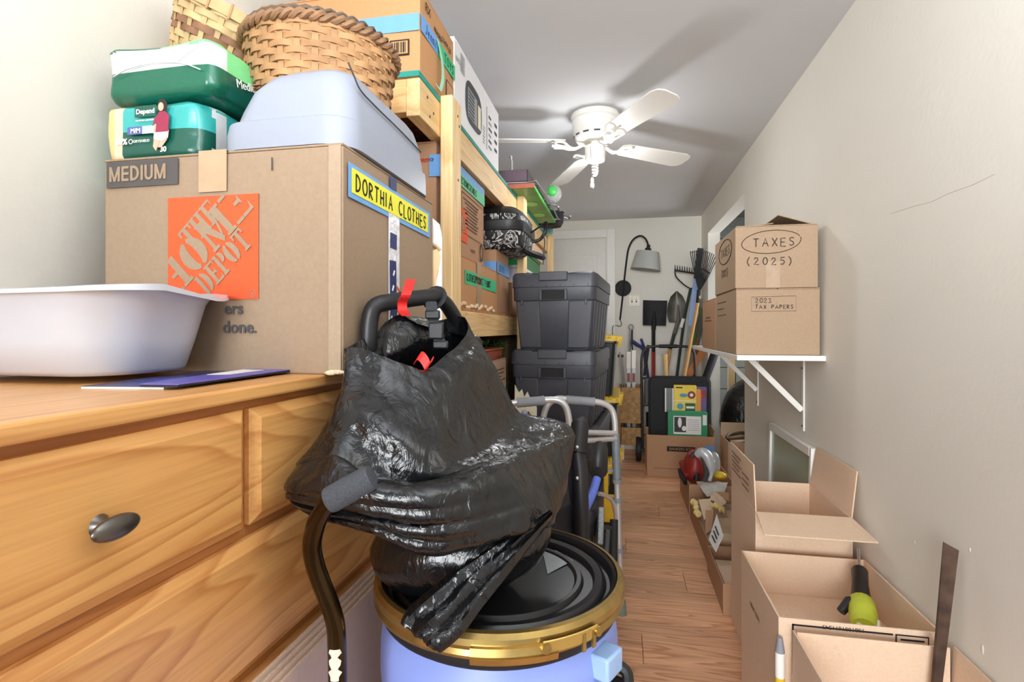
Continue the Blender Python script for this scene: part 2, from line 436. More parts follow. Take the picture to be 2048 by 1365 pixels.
def open_carton(name, label, x0, x1, y0, y1, z0, z1, m, flaps, cat='box', th=0.005, group=None, floor_z=None):
    """open carton: four walls, bottom, and flaps {side: (length, angle)}; angle 0 = straight up, 90 = folded outwards flat"""
    t = thing(name, label, cat, ((x0 + x1) / 2, (y0 + y1) / 2, z0), group)
    fz = z0 if floor_z is None else floor_z
    for nm, b in (('front_wall', (x0, x1, y0, y0 + th, z0, z1)), ('back_wall', (x0, x1, y1 - th, y1, z0, z1)),
                  ('side_wall', (x0, x0 + th, y0 + th, y1 - th, z0, z1)), ('side_wall', (x1 - th, x1, y0 + th, y1 - th, z0, z1))):
        MB().box(*b).build(nm, m, t, bevel=0.001)
    MB().box(x0 + th, x1 - th, y0 + th, y1 - th, fz, fz + th).build('bottom', m, t)
    E = {'f': ((x0, y0), (x1, y0), (0, -1)), 'b': ((x0, y1), (x1, y1), (0, 1)), 'l': ((x0, y0), (x0, y1), (-1, 0)), 'r': ((x1, y0), (x1, y1), (1, 0))}
    for sd, (ln, ang, *ins) in flaps.items():
        (ax, ay), (bx, by), (nx, ny) = E[sd]
        a, b = R(ang), 0
        up = Vector((nx * math.sin(a), ny * math.sin(a), math.cos(a)))
        p, q = Vector((ax, ay, z1)), Vector((bx, by, z1)); along = (q - p).normalized()
        p = p + along * 0.002; q = q - along * 0.002
        sk = ins[0] if ins else 0.004
        n = along.cross(up).normalized()
        if n.dot(Vector((nx, ny, 0))) * 1.0 + n.z * 0.001 > 0: n = -n
        MB().hexa([p, q, q + up * ln - along * sk, p + up * ln + along * sk] + [v + n * th * 0.8 for v in (p, q, q + up * ln - along * sk, p + up * ln + along * sk)]).build('flap', m, t, bevel=0.0008)
    return t, faces(x0, x1, y0, y1, z0, z1)
def rrect(cx, cy, hx, hy, r, n=6):
    p = []
    for (sx, sy, a0) in ((1, 1, 0), (-1, 1, 90), (-1, -1, 180), (1, -1, 270)):
        for i in range(n + 1):
            a = R(a0 + 90 * i / n)
            p.append((cx + sx * (hx - r) + r * math.cos(a), cy + sy * (hy - r) + r * math.sin(a)))
    return p
def loft(sections, n=6):
    """sections of (cx, cy, hx, hy, r, z)"""
    return [[Vector((x, y, z)) for x, y in rrect(cx, cy, hx, hy, r, n)] for cx, cy, hx, hy, r, z in sections]
def smooth_path(pts, n=6, closed=False):
    pts = [Vector(p) for p in pts]; k = len(pts); out = []
    for i in range(k if closed else k - 1):
        if closed: p0, p1, p2, p3 = pts[i - 1], pts[i], pts[(i + 1) % k], pts[(i + 2) % k]
        else: p0, p1, p2, p3 = pts[max(i - 1, 0)], pts[i], pts[i + 1], pts[min(i + 2, k - 1)]
        for j in range(n):
            t = j / n
            out.append(0.5 * ((2 * p1) + (p2 - p0) * t + (2 * p0 - 5 * p1 + 4 * p2 - p3) * t * t + (3 * p1 - p0 - 3 * p2 + p3) * t ** 3))
    if not closed: out.append(pts[-1])
    return out
# ---------------------------------------------------------------- room shell
XL, XR, YF, ZC = -1.03, 0.75, 5.32, 2.22
OP0, OP1, OPZ = 3.53, 4.94, 1.99            # the opening in the right wall
sub = struct(MB().box(XL - .1, 2.0, -.9, YF + .2, -.06, -.004).build('floor', M_gap))
# laminate boards run across the aisle, each its own piece on the floor
pw, y, row = 0.19, 0.2, 0
plank_mesh = {}
rp_ = random.Random(3)
while y < YF:
    xs = [-1.03] + [a for a in (-0.55 + (row * 0.47) % 1.2, 0.65 + (row * 0.47) % 1.2 - 0.55 * 0) if -0.95 < a < 0.7] + [0.75 if not (OP0 < y < OP1) else 1.6]
    xs = sorted(xs)
    for i in range(len(xs) - 1):
        for k in range(2):                         # two strips to the board, joint lightly recessed
            ln = round(xs[i + 1] - xs[i], 3)
            key = ln
            if key not in plank_mesh:
                mb = MB(); g = 0.0006; w = pw / 2; c = 0.0008
                mb.add([(g, g, -.004), (ln - g, g, -.004), (ln - g, w - g, -.004), (g, w - g, -.004), (g + c, g + c, 0), (ln - g - c, g + c, 0), (ln - g - c, w - g - c, 0), (g + c, w - g - c, 0)],
                       [(4, 5, 6, 7), (0, 1, 5, 4), (1, 2, 6, 5), (2, 3, 7, 6), (3, 0, 4, 7)])
                plank_mesh[key] = mb.mesh('plank', smooth=0, fix=False); plank_mesh[key].materials.append(M_lam)
            o = bpy.data.objects.new('plank', plank_mesh[key]); C.objects.link(o); o.parent = sub
            o.location = (xs[i], y + k * pw / 2, 0)
    y += pw; row += 1
struct(MB().box(XL - .1, XL, -.9, YF + .1, 0, ZC).build('wall_left', M_wall))
struct(MB().box(XR, XR + .1, -.9, OP0, 0, ZC).build('wall_right', M_wall))
wf = struct(MB().box(XL, XR + .1, YF, YF + .1, 0, ZC).build('wall_far', M_wall))
struct(MB().box(XR, XR + .1, OP0, OP1, OPZ, ZC).build('trim_1', M_wall))      # header over the opening
struct(MB().box(XR, XR + .1, OP1, YF, 0, ZC).build('wall_far_right', M_wall))
struct(MB().box(XL - .1, 2.0, -.9, YF + .2, ZC, ZC + .08).build('ceiling', M_ceil))
M_block = mat('painted concrete block', (104, 108, 104), 0.85, var=0.08, scale=40, bump=0.2, bscale=90)
wa = struct(MB().box(XR + .1, 2.0, YF + .005, YF + .1, 0, ZC).build('wall_alcove_back', mat('block joint', (70, 72, 70), 0.9)))
bm_ = {}
for r in range(11):
    xs = [XR + .1] + [XR + .1 + (0.2 if r % 2 else 0.4) + 0.4 * i for i in range(3)] + [2.0]
    for i in range(len(xs) - 1):
        ln = round(xs[i + 1] - xs[i], 3)
        if ln < 0.05: continue
        if ln not in bm_:
            bm_[ln] = MB().box(.004, ln - .004, -.012, 0, .004, .196).mesh('block', smooth=0); bm_[ln].materials.append(M_block)
        o = bpy.data.objects.new('block', bm_[ln]); C.objects.link(o); o.parent = wa; o.location = (xs[i], YF + .005, r * .2)
struct(MB().box(2.0, 2.1, OP0 - .3, YF + .1, 0, ZC).build('wall_alcove_right', mat('alcove painted shade', (58, 55, 52), 0.9)))  # dark colour puts the alcove's shade into its walls
struct(MB().box(XR + .1, 2.0, OP0 - .3, OP0 - .2, 0, ZC).build('wall_alcove_front', MATS['alcove painted shade']))
sd = at(1462, 800, Y=4.95)
struct(MB().box(sd.x - .02, sd.x + .03, 4.93, 5.0, 0, 1.6).build('trim_2', M_pinez))   # bare stud in the alcove
struct(MB().box(XR + .1, 2.0, OP0 - .2, YF, ZC - .03, ZC - .001).build('ceiling_alcove_shade', MATS['alcove painted shade']))  # dark sheet added under the ceiling to carry the alcove's shade
# door in the far wall
ds = struct(MB().box(-.90, -.135, YF - .012, YF, 0.02, 2.03).build('door_1', M_door, bevel=.002))
for px0, px1 in ((-.82, -.555), (-.48, -.215)):
    for z0, z1 in ((1.62, 1.88), (0.95, 1.5), (0.25, 0.83)):
        MB().box(px0, px1, YF - .016, YF - .012, z0, z1).build('door_panel', M_door, ds, bevel=.003)
        MB().box(px0 + .04, px1 - .04, YF - .021, YF - .016, z0 + .04, z1 - .04).build('door_panel', M_door, ds, bevel=.004)
struct(MB().box(-.125, -.045, YF - .022, YF, 0, 2.125).build('trim_3', M_trim, bevel=.004))
struct(MB().box(-.99, -.125, YF - .022, YF, 2.043, 2.125).build('trim_4', M_trim, bevel=.004))
struct(MB().box(-.99, -.91, YF - .022, YF, 0, 2.043).build('trim_5', M_trim, bevel=.004))
# plaster chips and a hairline crack on the right wall
for px, py, ln in ((1886, 1215, .012), (1940, 1100, .01), (1830, 1085, .008), (1965, 1300, .02)):
    q = at(px, py, X=XR)
    MB().ball(q + Vector((.0005, 0, 0)), (.0018, ln * .3, ln * .6), 4).build('plaster_chip', M_trim, bpy.data.objects['wall_right'])

MB().tube([at(a, b_, X=XR - .0002) for a, b_ in ((1780, 428), (1830, 412), (1862, 404), (1900, 386), (1945, 370), (1990, 348))], .0006, 5).build('hairline_crack', mat('crack shade', (208, 202, 188), .9), bpy.data.objects['wall_right'])
# ---------------------------------------------------------------- dresser
DX, DZ = -.476, 1.076
dr = thing('dresser', 'long golden oak dresser along the left wall under the big carton and white tub', 'dresser', (-.73, .73, 0))
dy0, dy1 = .2, 1.27
MB().box(-.94, -.497, dy0 + .01, dy1 - .01, .04, 1.057).build('carcass', M_oakd, dr, bevel=.002)
MB().box(-.95, DX, dy0 - .01, dy1, 1.057, DZ).build('top', M_oaks, dr, bevel=.004, seg=3)
MB().box(-.92, -.52, dy0 + .03, dy1 - .03, 0, .04).build('plinth', M_oakd, dr)
def drawer(ya, yb, za, zb, knobs, m):
    mb = MB(); c = .014; xb, xf = -.497, -.480
    mb.hexa([(xb, ya, za), (xb, yb, za), (xb, yb, zb), (xb, ya, zb), (xb + .008, ya, za), (xb + .008, yb, za), (xb + .008, yb, zb), (xb + .008, ya, zb)])
    mb.hexa([(xb + .008, ya, za), (xb + .008, yb, za), (xb + .008, yb, zb), (xb + .008, ya, zb), (xf, ya + c, za + c), (xf, yb - c, za + c), (xf, yb - c, zb - c), (xf, ya + c, zb - c)])
    d = mb.build('drawer', m, dr, smooth=20, bevel=.001)
    for ky in knobs:
        kz = (za + zb) / 2
        kb = MB().lathe([(.0, .0), (.011, .0), (.007, .006), (.006, .014)], n=16, M=Matrix.Rotation(PI / 2, 4, 'Y'), o=(xf, ky, kz))
        kb.ball((xf + .019, ky, kz), (.0075, .025, .0115), 12)
        kb.build('knob', mat('satin nickel', (112, 108, 102), 0.32, 0.9, var=.05), d)
drawer(.215, .630, .887, 1.044, (.422,), M_oak)
drawer(.642, 1.255, .887, 1.044, (.95,), M_oak)
for za in (.696, .505, .314, .123): drawer(.215, 1.255, za, za + .175, (.43, .98) if za > .6 else (), wood('golden oak lower', (230, 172, 104), (192, 124, 62), 'Y', rings=14, scale=1.0, rough=.33, seed=7.7, stretch=8, contrast=.75))

# ---------------------------------------------------------------- big carton on the dresser
bx0, bx1, by0, by1, bz0, bz1 = -.913, -.445, .812, 1.247, DZ, 1.457
big, F = carton('moving_carton', 'big tan moving carton marked MEDIUM with orange square logo, standing on the dresser', bx0, bx1, by0, by1, bz0, bz1, M_card, seam='y', bulge=.003)
f, r = F['f'], F['r']
Wd, Hh, Dp = bx1 - bx0, bz1 - bz0, by1 - by0
f.plate('printed_label', M_grey, big, .009, Hh - .053, .149, .046, base=.0035)
def block_word(wd, h, w=.17):
    """heavy plain capitals as convex polygons"""
    out = []; cx = 0
    for ch in wd:
        st = lambda x: [(x, 0), (x + w, 0), (x + w, 1), (x, 1)]
        if ch == 'M': ps, wd_ = [st(0), st(.66), [(w, 1), (.02, 1), (.335, .0), (.495, 0), (.495, .02)], [(.335, 0), (.495, 0), (.81, 1), (.66, 1)]], .83
        elif ch == 'E': ps, wd_ = [st(0)] + [[(w, y), (.56, y), (.56, y + .17), (w, y + .17)] for y in (0, .415, .83)], .56
        elif ch == 'D':
            ps, wd_ = [st(0)], .68
            for i in range(8):
                t0, t1 = R(-90 + 22.5 * i), R(-67.5 + 22.5 * i)
                ps.append([(.26 + .24 * math.cos(t0), .5 + .33 * math.sin(t0)), (.26 + .42 * math.cos(t0), .5 + .5 * math.sin(t0)), (.26 + .42 * math.cos(t1), .5 + .5 * math.sin(t1)), (.26 + .24 * math.cos(t1), .5 + .33 * math.sin(t1))])
            ps += [[(w, 0), (.27, 0), (.27, .17), (w, .17)], [(w, .83), (.27, .83), (.27, 1), (w, 1)]]
        elif ch == 'I': ps, wd_ = [st(0)], w
        elif ch == 'U':
            ps, wd_ = [[(0, .32), (w, .32), (w, 1), (0, 1)], [(.47, .32), (.47 + w, .32), (.47 + w, 1), (.47, 1)]], .64
            for i in range(8):
                t0, t1 = R(180 + 22.5 * i), R(202.5 + 22.5 * i)
                ps.append([(.32 + .15 * math.cos(t0), .32 + .17 * math.sin(t0)), (.32 + .32 * math.cos(t0), .32 + .33 * math.sin(t0)), (.32 + .32 * math.cos(t1), .32 + .33 * math.sin(t1)), (.32 + .15 * math.cos(t1), .32 + .17 * math.sin(t1))])
        out += [[((cx + a) * h, b * h) for a, b in q] for q in ps]; cx += wd_ + .13
    return out
f.poly('lettering', M_card, big, [[(.0165 + a * 1.02, Hh - .0425 + b) for a, b in q] for q in block_word('MEDIUM', .0265)], base=.0048)
# orange square with the stencilled store name set on the diagonal
lx, lz, ls = .138, .126, .178
f.plate('printed_logo', M_orange, big, lx, lz, ls, .178, base=.0035)
def slab_letter(ch):
    """stencil slab-serif capitals in a 1 x 1 cell as convex polygons"""
    st = lambda x, w=.24: [[(x, 0), (x + w, 0), (x + w, 1), (x, 1)]]
    sf = lambda x, yb, w=.42: [[(x, yb), (x + w, yb), (x + w, yb + .1), (x, yb + .1)]]
    def ring(cx, a0, a1, ri=.2, ro=.5):
        o = []
        for i in range(8):
            t0, t1 = R(a0 + (a1 - a0) * i / 8), R(a0 + (a1 - a0) * (i + 1) / 8)
            o.append([(cx + ri * .5 * math.cos(t0), .5 + .4 * math.sin(t0)), (cx + ro * .9 * math.cos(t0), .5 + .5 * math.sin(t0)), (cx + ro * .9 * math.cos(t1), .5 + .5 * math.sin(t1)), (cx + ri * .5 * math.cos(t1), .5 + .4 * math.sin(t1))])
        return o
    if ch == 'T': return [[(0, .72), (.08, .72), (.14, .9), (.14, 1), (0, 1)], [(.76, .72), (.84, .72), (.84, 1), (.7, 1), (.7, .9)], [(.14, .9), (.7, .9), (.7, 1), (.14, 1)]] + st(.3) + sf(.2, 0, .44), .84
    if ch == 'H': return st(.08) + st(.54) + sf(0, 0, .4) + sf(0, .9, .4) + sf(.46, 0, .4) + sf(.46, .9, .4) + [[(.32, .45), (.54, .45), (.54, .56), (.32, .56)]], .88
    if ch == 'E': return st(.08) + [[(.32, .9), (.66, .9), (.74, .7), (.74, 1), (.32, 1)], [(.32, 0), (.74, 0), (.74, .3), (.66, .1), (.32, .1)], [(.32, .45), (.5, .45), (.58, .34), (.58, .68), (.5, .56), (.32, .56)]] + sf(0, 0, .3) + sf(0, .9, .3), .78
    if ch == 'O': return ring(.45, 100, 260) + ring(.49, -80, 80), .98
    if ch == 'D': return st(.06) + sf(0, 0, .3) + sf(0, .9, .3) + ring(.42, -85, 85), .9
    if ch == 'M': return st(.06, .12) + st(.78) + sf(0, 0, .28) + sf(.72, 0, .38) + sf(.72, .9, .38) + [[(0, 1), (.3, 1), (.62, .1), (.5, .0)], [(.5, 0), (.64, .25), (.86, 1), (.78, 1)]], 1.14
    if ch == 'P': return st(.06) + sf(0, 0, .42) + sf(0, .9, .3) + [[(a * .8 + .06, b * .52 + .48) for a, b in q] for q in ring(.42, -85, 85)], .76
    return [], .5
def diag_word(wd, x, y, h, ang, mb_polys, sx=1.0):
    c, s_ = math.cos(ang), math.sin(ang); cx = 0
    for ch in wd:
        ps, w = slab_letter(ch)
        for q in ps:
            pp = [((cx + a * sx) * h, b * h) for a, b in q]
            pp = [(x + a * c - b * s_, y + a * s_ + b * c) for a, b in pp]
            mb_polys.append(pp)
        cx += (w + .04) * sx
pol = []
diag_word('THE', .050, .084, .042, R(45), pol, .78)
diag_word('HOME', .020, .004, .060, R(45), pol, .92)
diag_word('DEPOT', .082, .006, .040, R(45), pol, .70)
pol2 = []
for q in pol:
    if all(-.004 <= a <= ls + .003 and -.002 <= b <= .18 for a, b in q): pol2.append([(lx + a, lz + b) for a, b in q])
f.poly('lettering', M_card, big, pol2, base=.0046, t=.0006)
f.text('R', .008, M_card, big, lx + ls - .0135, lz + .006, base=.0046)
mbq = MB().tube([f.p(lx + ls - .0108 + .006 * math.cos(a * PI / 10), lz + .009 + .006 * math.sin(a * PI / 10), .005) for a in range(20)], .0006, 4, closed=True); mbq.build('ring_mark', M_card, big)
f.text('More saving.', .025, M_grey, big, .172, .128, base=.004) if False else None
f.text('ers', .029, M_grey, big, .2505, .101, bold=.0006, base=.004)
f.text('done.', .029, M_grey, big, .247, .069, bold=.0006, base=.004)
f.plate('worn_edge', cardboard('worn corner cardboard', (168, 147, 124)), big, Wd - .024, .004, .022, Hh - .008, base=.0012, t=.0012)
# paper tape over the top edge
f.plate('tape_strip', M_ctape, big, .2, Hh - .07, .055, .0715, base=.004, t=.0006)
MB().box(bx0 + .2, bx0 + .255, by0 - .004, by1, bz1, bz1 + .0008).build('tape_strip', M_ctape, big)
MB().box(bx0 + .34, bx0 + .342, by0 - .004, by0 - .0032, bz1 - .04, bz1 - .018).build('staple_mark', M_slot, big)
# side towards the aisle: blue tape, yellow name label, clear packing tape
r.plate('tape_strip', M_btape, big, .012, Hh - .086, .39, .058, base=.0036, t=.0006, rot=R(-.5))
r.plate('name_label', M_ytape, big, .022, Hh - .077, .365, .042, base=.0046, t=.0006, rot=R(-.5))
r.pen('DORTHIA CLOTHES', .027, M_ink, big, .036, Hh - .071, wd=.0042, sx=.95, gap=.36, base=.0056, rot=R(-.5))
M_ptape = mat('crumpled packing tape', (226, 226, 232), .2, var=.08, scale=60, bump=.5, bscale=50)
r.plate('packing_tape', M_ptape, big, .17, .02, .052, Hh - .08, base=.0038, t=.0006)
for k, (b0, hh) in enumerate(((.07, .05), (.135, .075), (.235, .03), (Hh - .03, .024))):
    r.plate('tape_print', M_navy, big, .176, b0, .03, hh, base=.0046, rot=R(2 if k % 2 else -2))
for k in range(5):
    r.plate('tape_print', M_orange, big, .206 + .002 * (k % 2), .07 + .022 * k, .022, .006, base=.0046, rot=R(35 if k % 2 else -35))
    r.plate('tape_print', M_paper, big, .178 + .004 * k, .09 + .03 * k, .012, .004, base=.0056, rot=R(60))
r.plate('printed_label', M_ink2, big, .09, .108, .026, .018, base=.0036); r.plate('printed_label', M_card, big, .092, .11, .022, .014, base=.0042)
r.text('QUICK', .017, M_ink2, big, .124, .108, base=.004)
r.text('FILL GUIDE', .012, M_ink2, big, .15, .07, base=.004)
for q in ((.01, .02, .03), (.02, .012, .018)):
    MB().ball((bx1 - q[0], by0 - .003, bz0 + q[1] * .25), (q[2] * .6, .004, .004), 5).build('torn_edge', M_flute, big)

# ---------------------------------------------------------------- magazines and the white tub
def sheet_thing(name, label, cat, quad, z, t, m, group=None):
    q = [Vector((p.x, p.y, z)) for p in quad]; c = sum(q, Vector()) / 4
    o = thing(name, label, cat, (c.x, c.y, z), group)
    return o, q
qa = [at(188, 779, Z=DZ), at(356, 781, Z=DZ), at(598, 746, Z=DZ), at(470, 742, Z=DZ)]
o, q = sheet_thing('magazine', 'glossy dark blue and white magazine peeking from under the white tub', 'magazine', [qa[0] + Vector((-.02, .0, 0)), qa[0].lerp(qa[1], .8) + Vector((0, .004, 0)), at(520, 744, Z=DZ), qa[3] + Vector((-.03, 0, 0))], DZ, .003, None)
MB().hexa(q + [p + Vector((0, 0, .003)) for p in q]).build('pages', M_paper, o, bevel=.0006)
MB().hexa([p + Vector((0, 0, .003)) for p in q] + [p + Vector((0, 0, .0036)) for p in q]).build('cover', mat('magazine cover', (60, 72, 130), .25, var=.9, scale=9, detail=1), o)
o, q = sheet_thing('folder', 'purple glossy folder lying under the right corner of the white tub', 'folder', [qa[0].lerp(qa[1], .55), qa[1], qa[2], qa[3].lerp(qa[2], .35)], DZ + .0038, .003, None)
MB().hexa(q + [p + Vector((0, 0, .002)) for p in q]).build('back_cover', mat('black card', (26, 26, 34), .5), o)
q2 = [p + Vector((0, 0, .0022)) for p in q]
MB().hexa(q2 + [p + Vector((0, 0, .0016)) for p in q2]).build('front_cover', M_purple, o, bevel=.0005)
wq = [q2[0].lerp(q2[1], .1).lerp(q2[3].lerp(q2[2], .1), .45), q2[0].lerp(q2[1], .55).lerp(q2[3].lerp(q2[2], .55), .5), q2[0].lerp(q2[1], .6).lerp(q2[3].lerp(q2[2], .6), .8), q2[0].lerp(q2[1], .1).lerp(q2[3].lerp(q2[2], .1), .8)]
MB().hexa([p + Vector((0, 0, .0017)) for p in wq] + [p + Vector((0, 0, .0022)) for p in wq]).build('cover_picture', M_paper, o)
tb = thing('plastic_tub', 'white plastic tub with a wavy flared rim in front of the big carton', 'tub', (-.83, .67, DZ + .009))
z0 = DZ + .009
secs = []
hx0, hy0, cx, cy = .158, .097, -.83, .685
prof = [(-.03, -.03, .0), (-.008, -.008, .0015), (0, 0, .008), (.012, .006, .05), (.026, .012, .105), (.034, .016, .121), (.044, .02, .126), (.056, .025, .125), (.058, .026, .117)]
inner = [(.052, .022, .119), (.042, .018, .121), (.03, .012, .117), (.022, .008, .1), (.008, .0, .05), (-.006, -.006, .012), (-.02, -.02, .006), (-.14, -.08, .005)]
rows = []
for ix, iy, z in prof + inner:
    ring = rrect(cx, cy, hx0 + ix, hy0 + iy, min(.075, hy0 + iy - .001) if z > .003 else .06, 10)
    row = []
    for x, y in ring:
        a = math.atan2((y - cy) / (hy0 + iy), (x - cx) / (hx0 + ix))
        wav = max(0, (z - .1) / .026)
        dz = wav * (.008 * math.cos(2 * a + .3) + .010 * math.exp(-((a - 1.05) / .38) ** 2) - .012 * math.exp(-((a - .35) / .3) ** 2) - .004)
        row.append(Vector((x, y, z0 + z + dz)))
    rows.append(row)
MB().grid(rows, True, True).build('body', mat('white tub plastic', (188, 190, 198), .28, var=.012, coat=.3), tb, smooth=60)

# ---------------------------------------------------------------- packs of briefs
def pillow_pack(x0, x1, y0, y1, z0, z1, seed, puff=.01, n=14):
    """wrinkled film around a soft block; returns quads so that colour areas can be cut out of it"""
    rows = []; c = Vector(((x0 + x1) / 2, (y0 + y1) / 2, (z0 + z1) / 2)); h = Vector(((x1 - x0) / 2, (y1 - y0) / 2, (z1 - z0) / 2))
    for i in range(2 * n + 1):
        t = -PI / 2 + PI * i / (2 * n); row = []
        for j in range(4 * n):
            a = 2 * PI * j / (4 * n)
            e1, e2 = .22, .2
            sp = lambda v, e: math.copysign(abs(v) ** e, v)
            q = Vector((h.x * sp(math.cos(t), e1) * sp(math.cos(a), e2), h.y * sp(math.cos(t), e1) * sp(math.sin(a), e2), h.z * sp(math.sin(t), e1)))
            w = noise.noise((q + c) * 22 + Vector((seed, 0, 0))) * .006 + noise.noise((q + c) * 55 + Vector((seed, 3, 0))) * .0025
            row.append(c + q * (1 + w / .1))
        rows.append(row)
    return rows
def pack(name, label, box, seed, paint, group):
    x0, x1, y0, y1, z0, z1 = box
    t = thing(name, label, 'package', ((x0 + x1) / 2, (y0 + y1) / 2, z0), group)
    me = MB().grid(pillow_pack(*box, seed), True, True).mesh('film', Vector(t.location), 60)
    for i in range(me.vertices.__len__()): pass
    names = {}
    for p in me.polygons:
        c = p.center + Vector(t.location); n = p.normal
        u, v, w = (c.x - x0) / (x1 - x0), (c.z - z0) / (z1 - z0), (c.y - y0) / (y1 - y0)
        m = paint(u, v, w, n)
        if m.name not in names: names[m.name] = len(names); me.materials.append(m)
        p.material_index = names[m.name]
    o = bpy.data.objects.new('film', me); C.objects.link(o); o.parent = t
    d = o.modifiers.new('sub', 'SUBSURF'); d.levels = 1; d.render_levels = 1
    return t
film = lambda n, c: mat('film ' + n, c, .3, var=.04, coat=.3, bump=.25, bscale=28)
fT, fG, fL, fW, fP, fY, fB = film('teal', (56, 168, 164)), film('dark green', (14, 98, 74)), film('light green', (122, 212, 140)), film('white', (206, 208, 210)), film('peach', (244, 204, 172)), film('sand', (238, 196, 128)), film('aqua', (96, 208, 198))
fD = film('deep green', (16, 84, 70))
lower_pack = (-.945, -.735, .835, 1.14, 1.459, 1.568)
def paint1(u, v, w, n):
    if n.y < -.4 or w < .12:
        if u < .14: return fY
        if u < .24: return fP
        return fT if v > .5 else (fB if v > .44 and u > .6 else fD if v < .4 else fB)
    if n.x > .5: return fW if w < .25 or .45 < v < .55 else fT
    return fB
pk1 = pack('brief_pack', 'teal and peach soft pack lying directly on the big carton', lower_pack, 3, paint1, 'packs of briefs on the big carton')
upper_pack = (-.945, -.705, .835, 1.17, 1.572, 1.676)
def paint2(u, v, w, n):
    if n.y < -.4 or w < .1:
        if v < .36: return fG
        if v > .88: return fG if u < .35 else fL
        return fW
    if n.x > .45:
        if v < .4: return fD
        if v < .55: return fW
        return fL if w < .5 else fT
    if n.z > .5: return fD if u < .3 else fL
    return fG
pk2 = pack('brief_pack', 'white fronted dark and light green soft pack lying on the teal pack below', upper_pack, 11, paint2, 'packs of briefs on the big carton')
# printing on the lower pack
pf = Face((lower_pack[0] + .02, lower_pack[2] - .004, lower_pack[4]), (1, 0, 0), (0, 0, 1), (0, -1, 0))
pf.plate('printed_badge', fD, pk1, .058, .078, .046, .02); pf.text('Depend', .0125, M_paper, pk1, .0605, .0835, bold=.0003)
pf.plate('size_band', film('violet', (84, 96, 160)), pk1, .042, .047, .032, .014); pf.text('M/M', .0115, M_paper, pk1, .049, .05, bold=.0003)
pf.plate('size_band', film('pale violet', (176, 190, 226)), pk1, .074, .047, .03, .014)
pf.text('DRYSHIELD', .0068, M_paper, pk1, .055, .032); pf.text('60%', .0155, M_paper, pk1, .016, .03, bold=.0003)
pf.text('30', .0135, M_paper, pk1, .112, .012, bold=.0003)
pf.text('MAXIMUM ABSORBENCY', .0042, M_paper, pk1, .06, .07)
mbd = MB().tube([pf.p(.049 + .004 * math.cos(a), .0345 + .004 * math.sin(a), .001) for a in [i * PI / 6 for i in range(12)]], .0007, 4, closed=True); mbd.build('drop_mark', M_paper, pk1)
# the printed picture of a person: dark hair, berry top, pale shorts
sk = mat('printed skin', (226, 172, 146), .4)
el = lambda cx, cy, rx, ry, a0=0, a1=360, n=16: [(cx + rx * math.cos(R(a0 + (a1 - a0) * i / n)), cy + ry * math.sin(R(a0 + (a1 - a0) * i / n))) for i in range(n)]
pf.poly('printed_figure', sk, pk1, [[(.098, .046), (.101, .046), (.106, .062), (.101, .062)], [(.127, .04), (.13, .04), (.131, .05), (.127, .05)], [(.098, .022), (.104, .014), (.112, .03), (.108, .036), (.1, .036)], [(.108, .02), (.116, .02), (.128, .034), (.115, .036)]], base=.0012)
pf.poly('printed_top', mat('printed berry', (150, 42, 74), .5), pk1, [[(.104, .047), (.13, .047), (.132, .076), (.124, .084), (.112, .084), (.106, .076)], [(.097, .06), (.106, .066), (.106, .078), (.102, .074)]], base=.0016)
pf.poly('printed_shorts', mat('printed shorts', (240, 208, 204), .5), pk1, [[(.1, .035), (.118, .03), (.13, .036), (.13, .047), (.101, .047)]], base=.002)
pf.poly('printed_hair', mat('printed hair', (40, 26, 24), .5), pk1, [el(.1175, .0945, .0105, .0125)], base=.0014)
pf.poly('printed_face', sk, pk1, [el(.1155, .0925, .0056, .0078)], base=.0022)
# folded gusset and creases of the upper pack
pu = Face((upper_pack[0], upper_pack[2] - .003, upper_pack[4]), (1, 0, 0), (0, 0, 1), (0, -1, 0))
mb = MB()
for a, b in (((.03, .088), (.085, .06)), ((.03, .044), (.085, .06)), ((.085, .06), (.165, .058)), ((.165, .058), (.222, .09)), ((.165, .058), (.215, .04))):
    mb.tube([pu.p(*a, .001), pu.p((a[0] + b[0]) / 2, (a[1] + b[1]) / 2 + .002, .002), pu.p(*b, .001)], .0012, 5)
mb.build('film_fold', fW, pk2)
pu2 = Face((upper_pack[1] + .004, upper_pack[2] + .02, upper_pack[4]), (0, 1, 0), (0, 0, 1), (1, 0, 0))
pu2.text('Medium', .022, M_paper, pk2, .03, .03, rot=R(12), base=.002)

# ---------------------------------------------------------------- pale grey hood on the carton
hd = thing('litter_box_hood', 'pale blue grey plastic hood with a domed top on the big carton beside the packs', 'hood', (-.57, 1.0, 1.46))
sec = []
for ix, ih, z in ((0, 0, 0), (.0, .0, .03), (-.002, -.002, .048), (-.010, -.009, .052), (-.016, -.012, .075), (-.026, -.02, .11), (-.04, -.034, .135), (-.058, -.05, .148), (-.085, -.08, .153)):
    zz = 1.459 + z
    cxh = -.565 + (-ix) * .55
    sec.append((cxh, 1.02, .127 + ix * 1.05, .205 + ih, max(.02, .055 + ix * .2), zz))
MB().grid(loft(sec, 8), True, True).build('shell', M_hood, hd, smooth=35)
mb = MB()
pth = smooth_path([(-.452, .84, 1.602), (-.449, .855, 1.585), (-.4475, .875, 1.57), (-.4475, .93, 1.5655), (-.4475, 1.05, 1.562), (-.448, 1.17, 1.556)], 6)
mb.tube([p + Vector((.002, 0, 0)) for p in pth], .0016, 5); mb.build('seam_line', M_slot, hd)

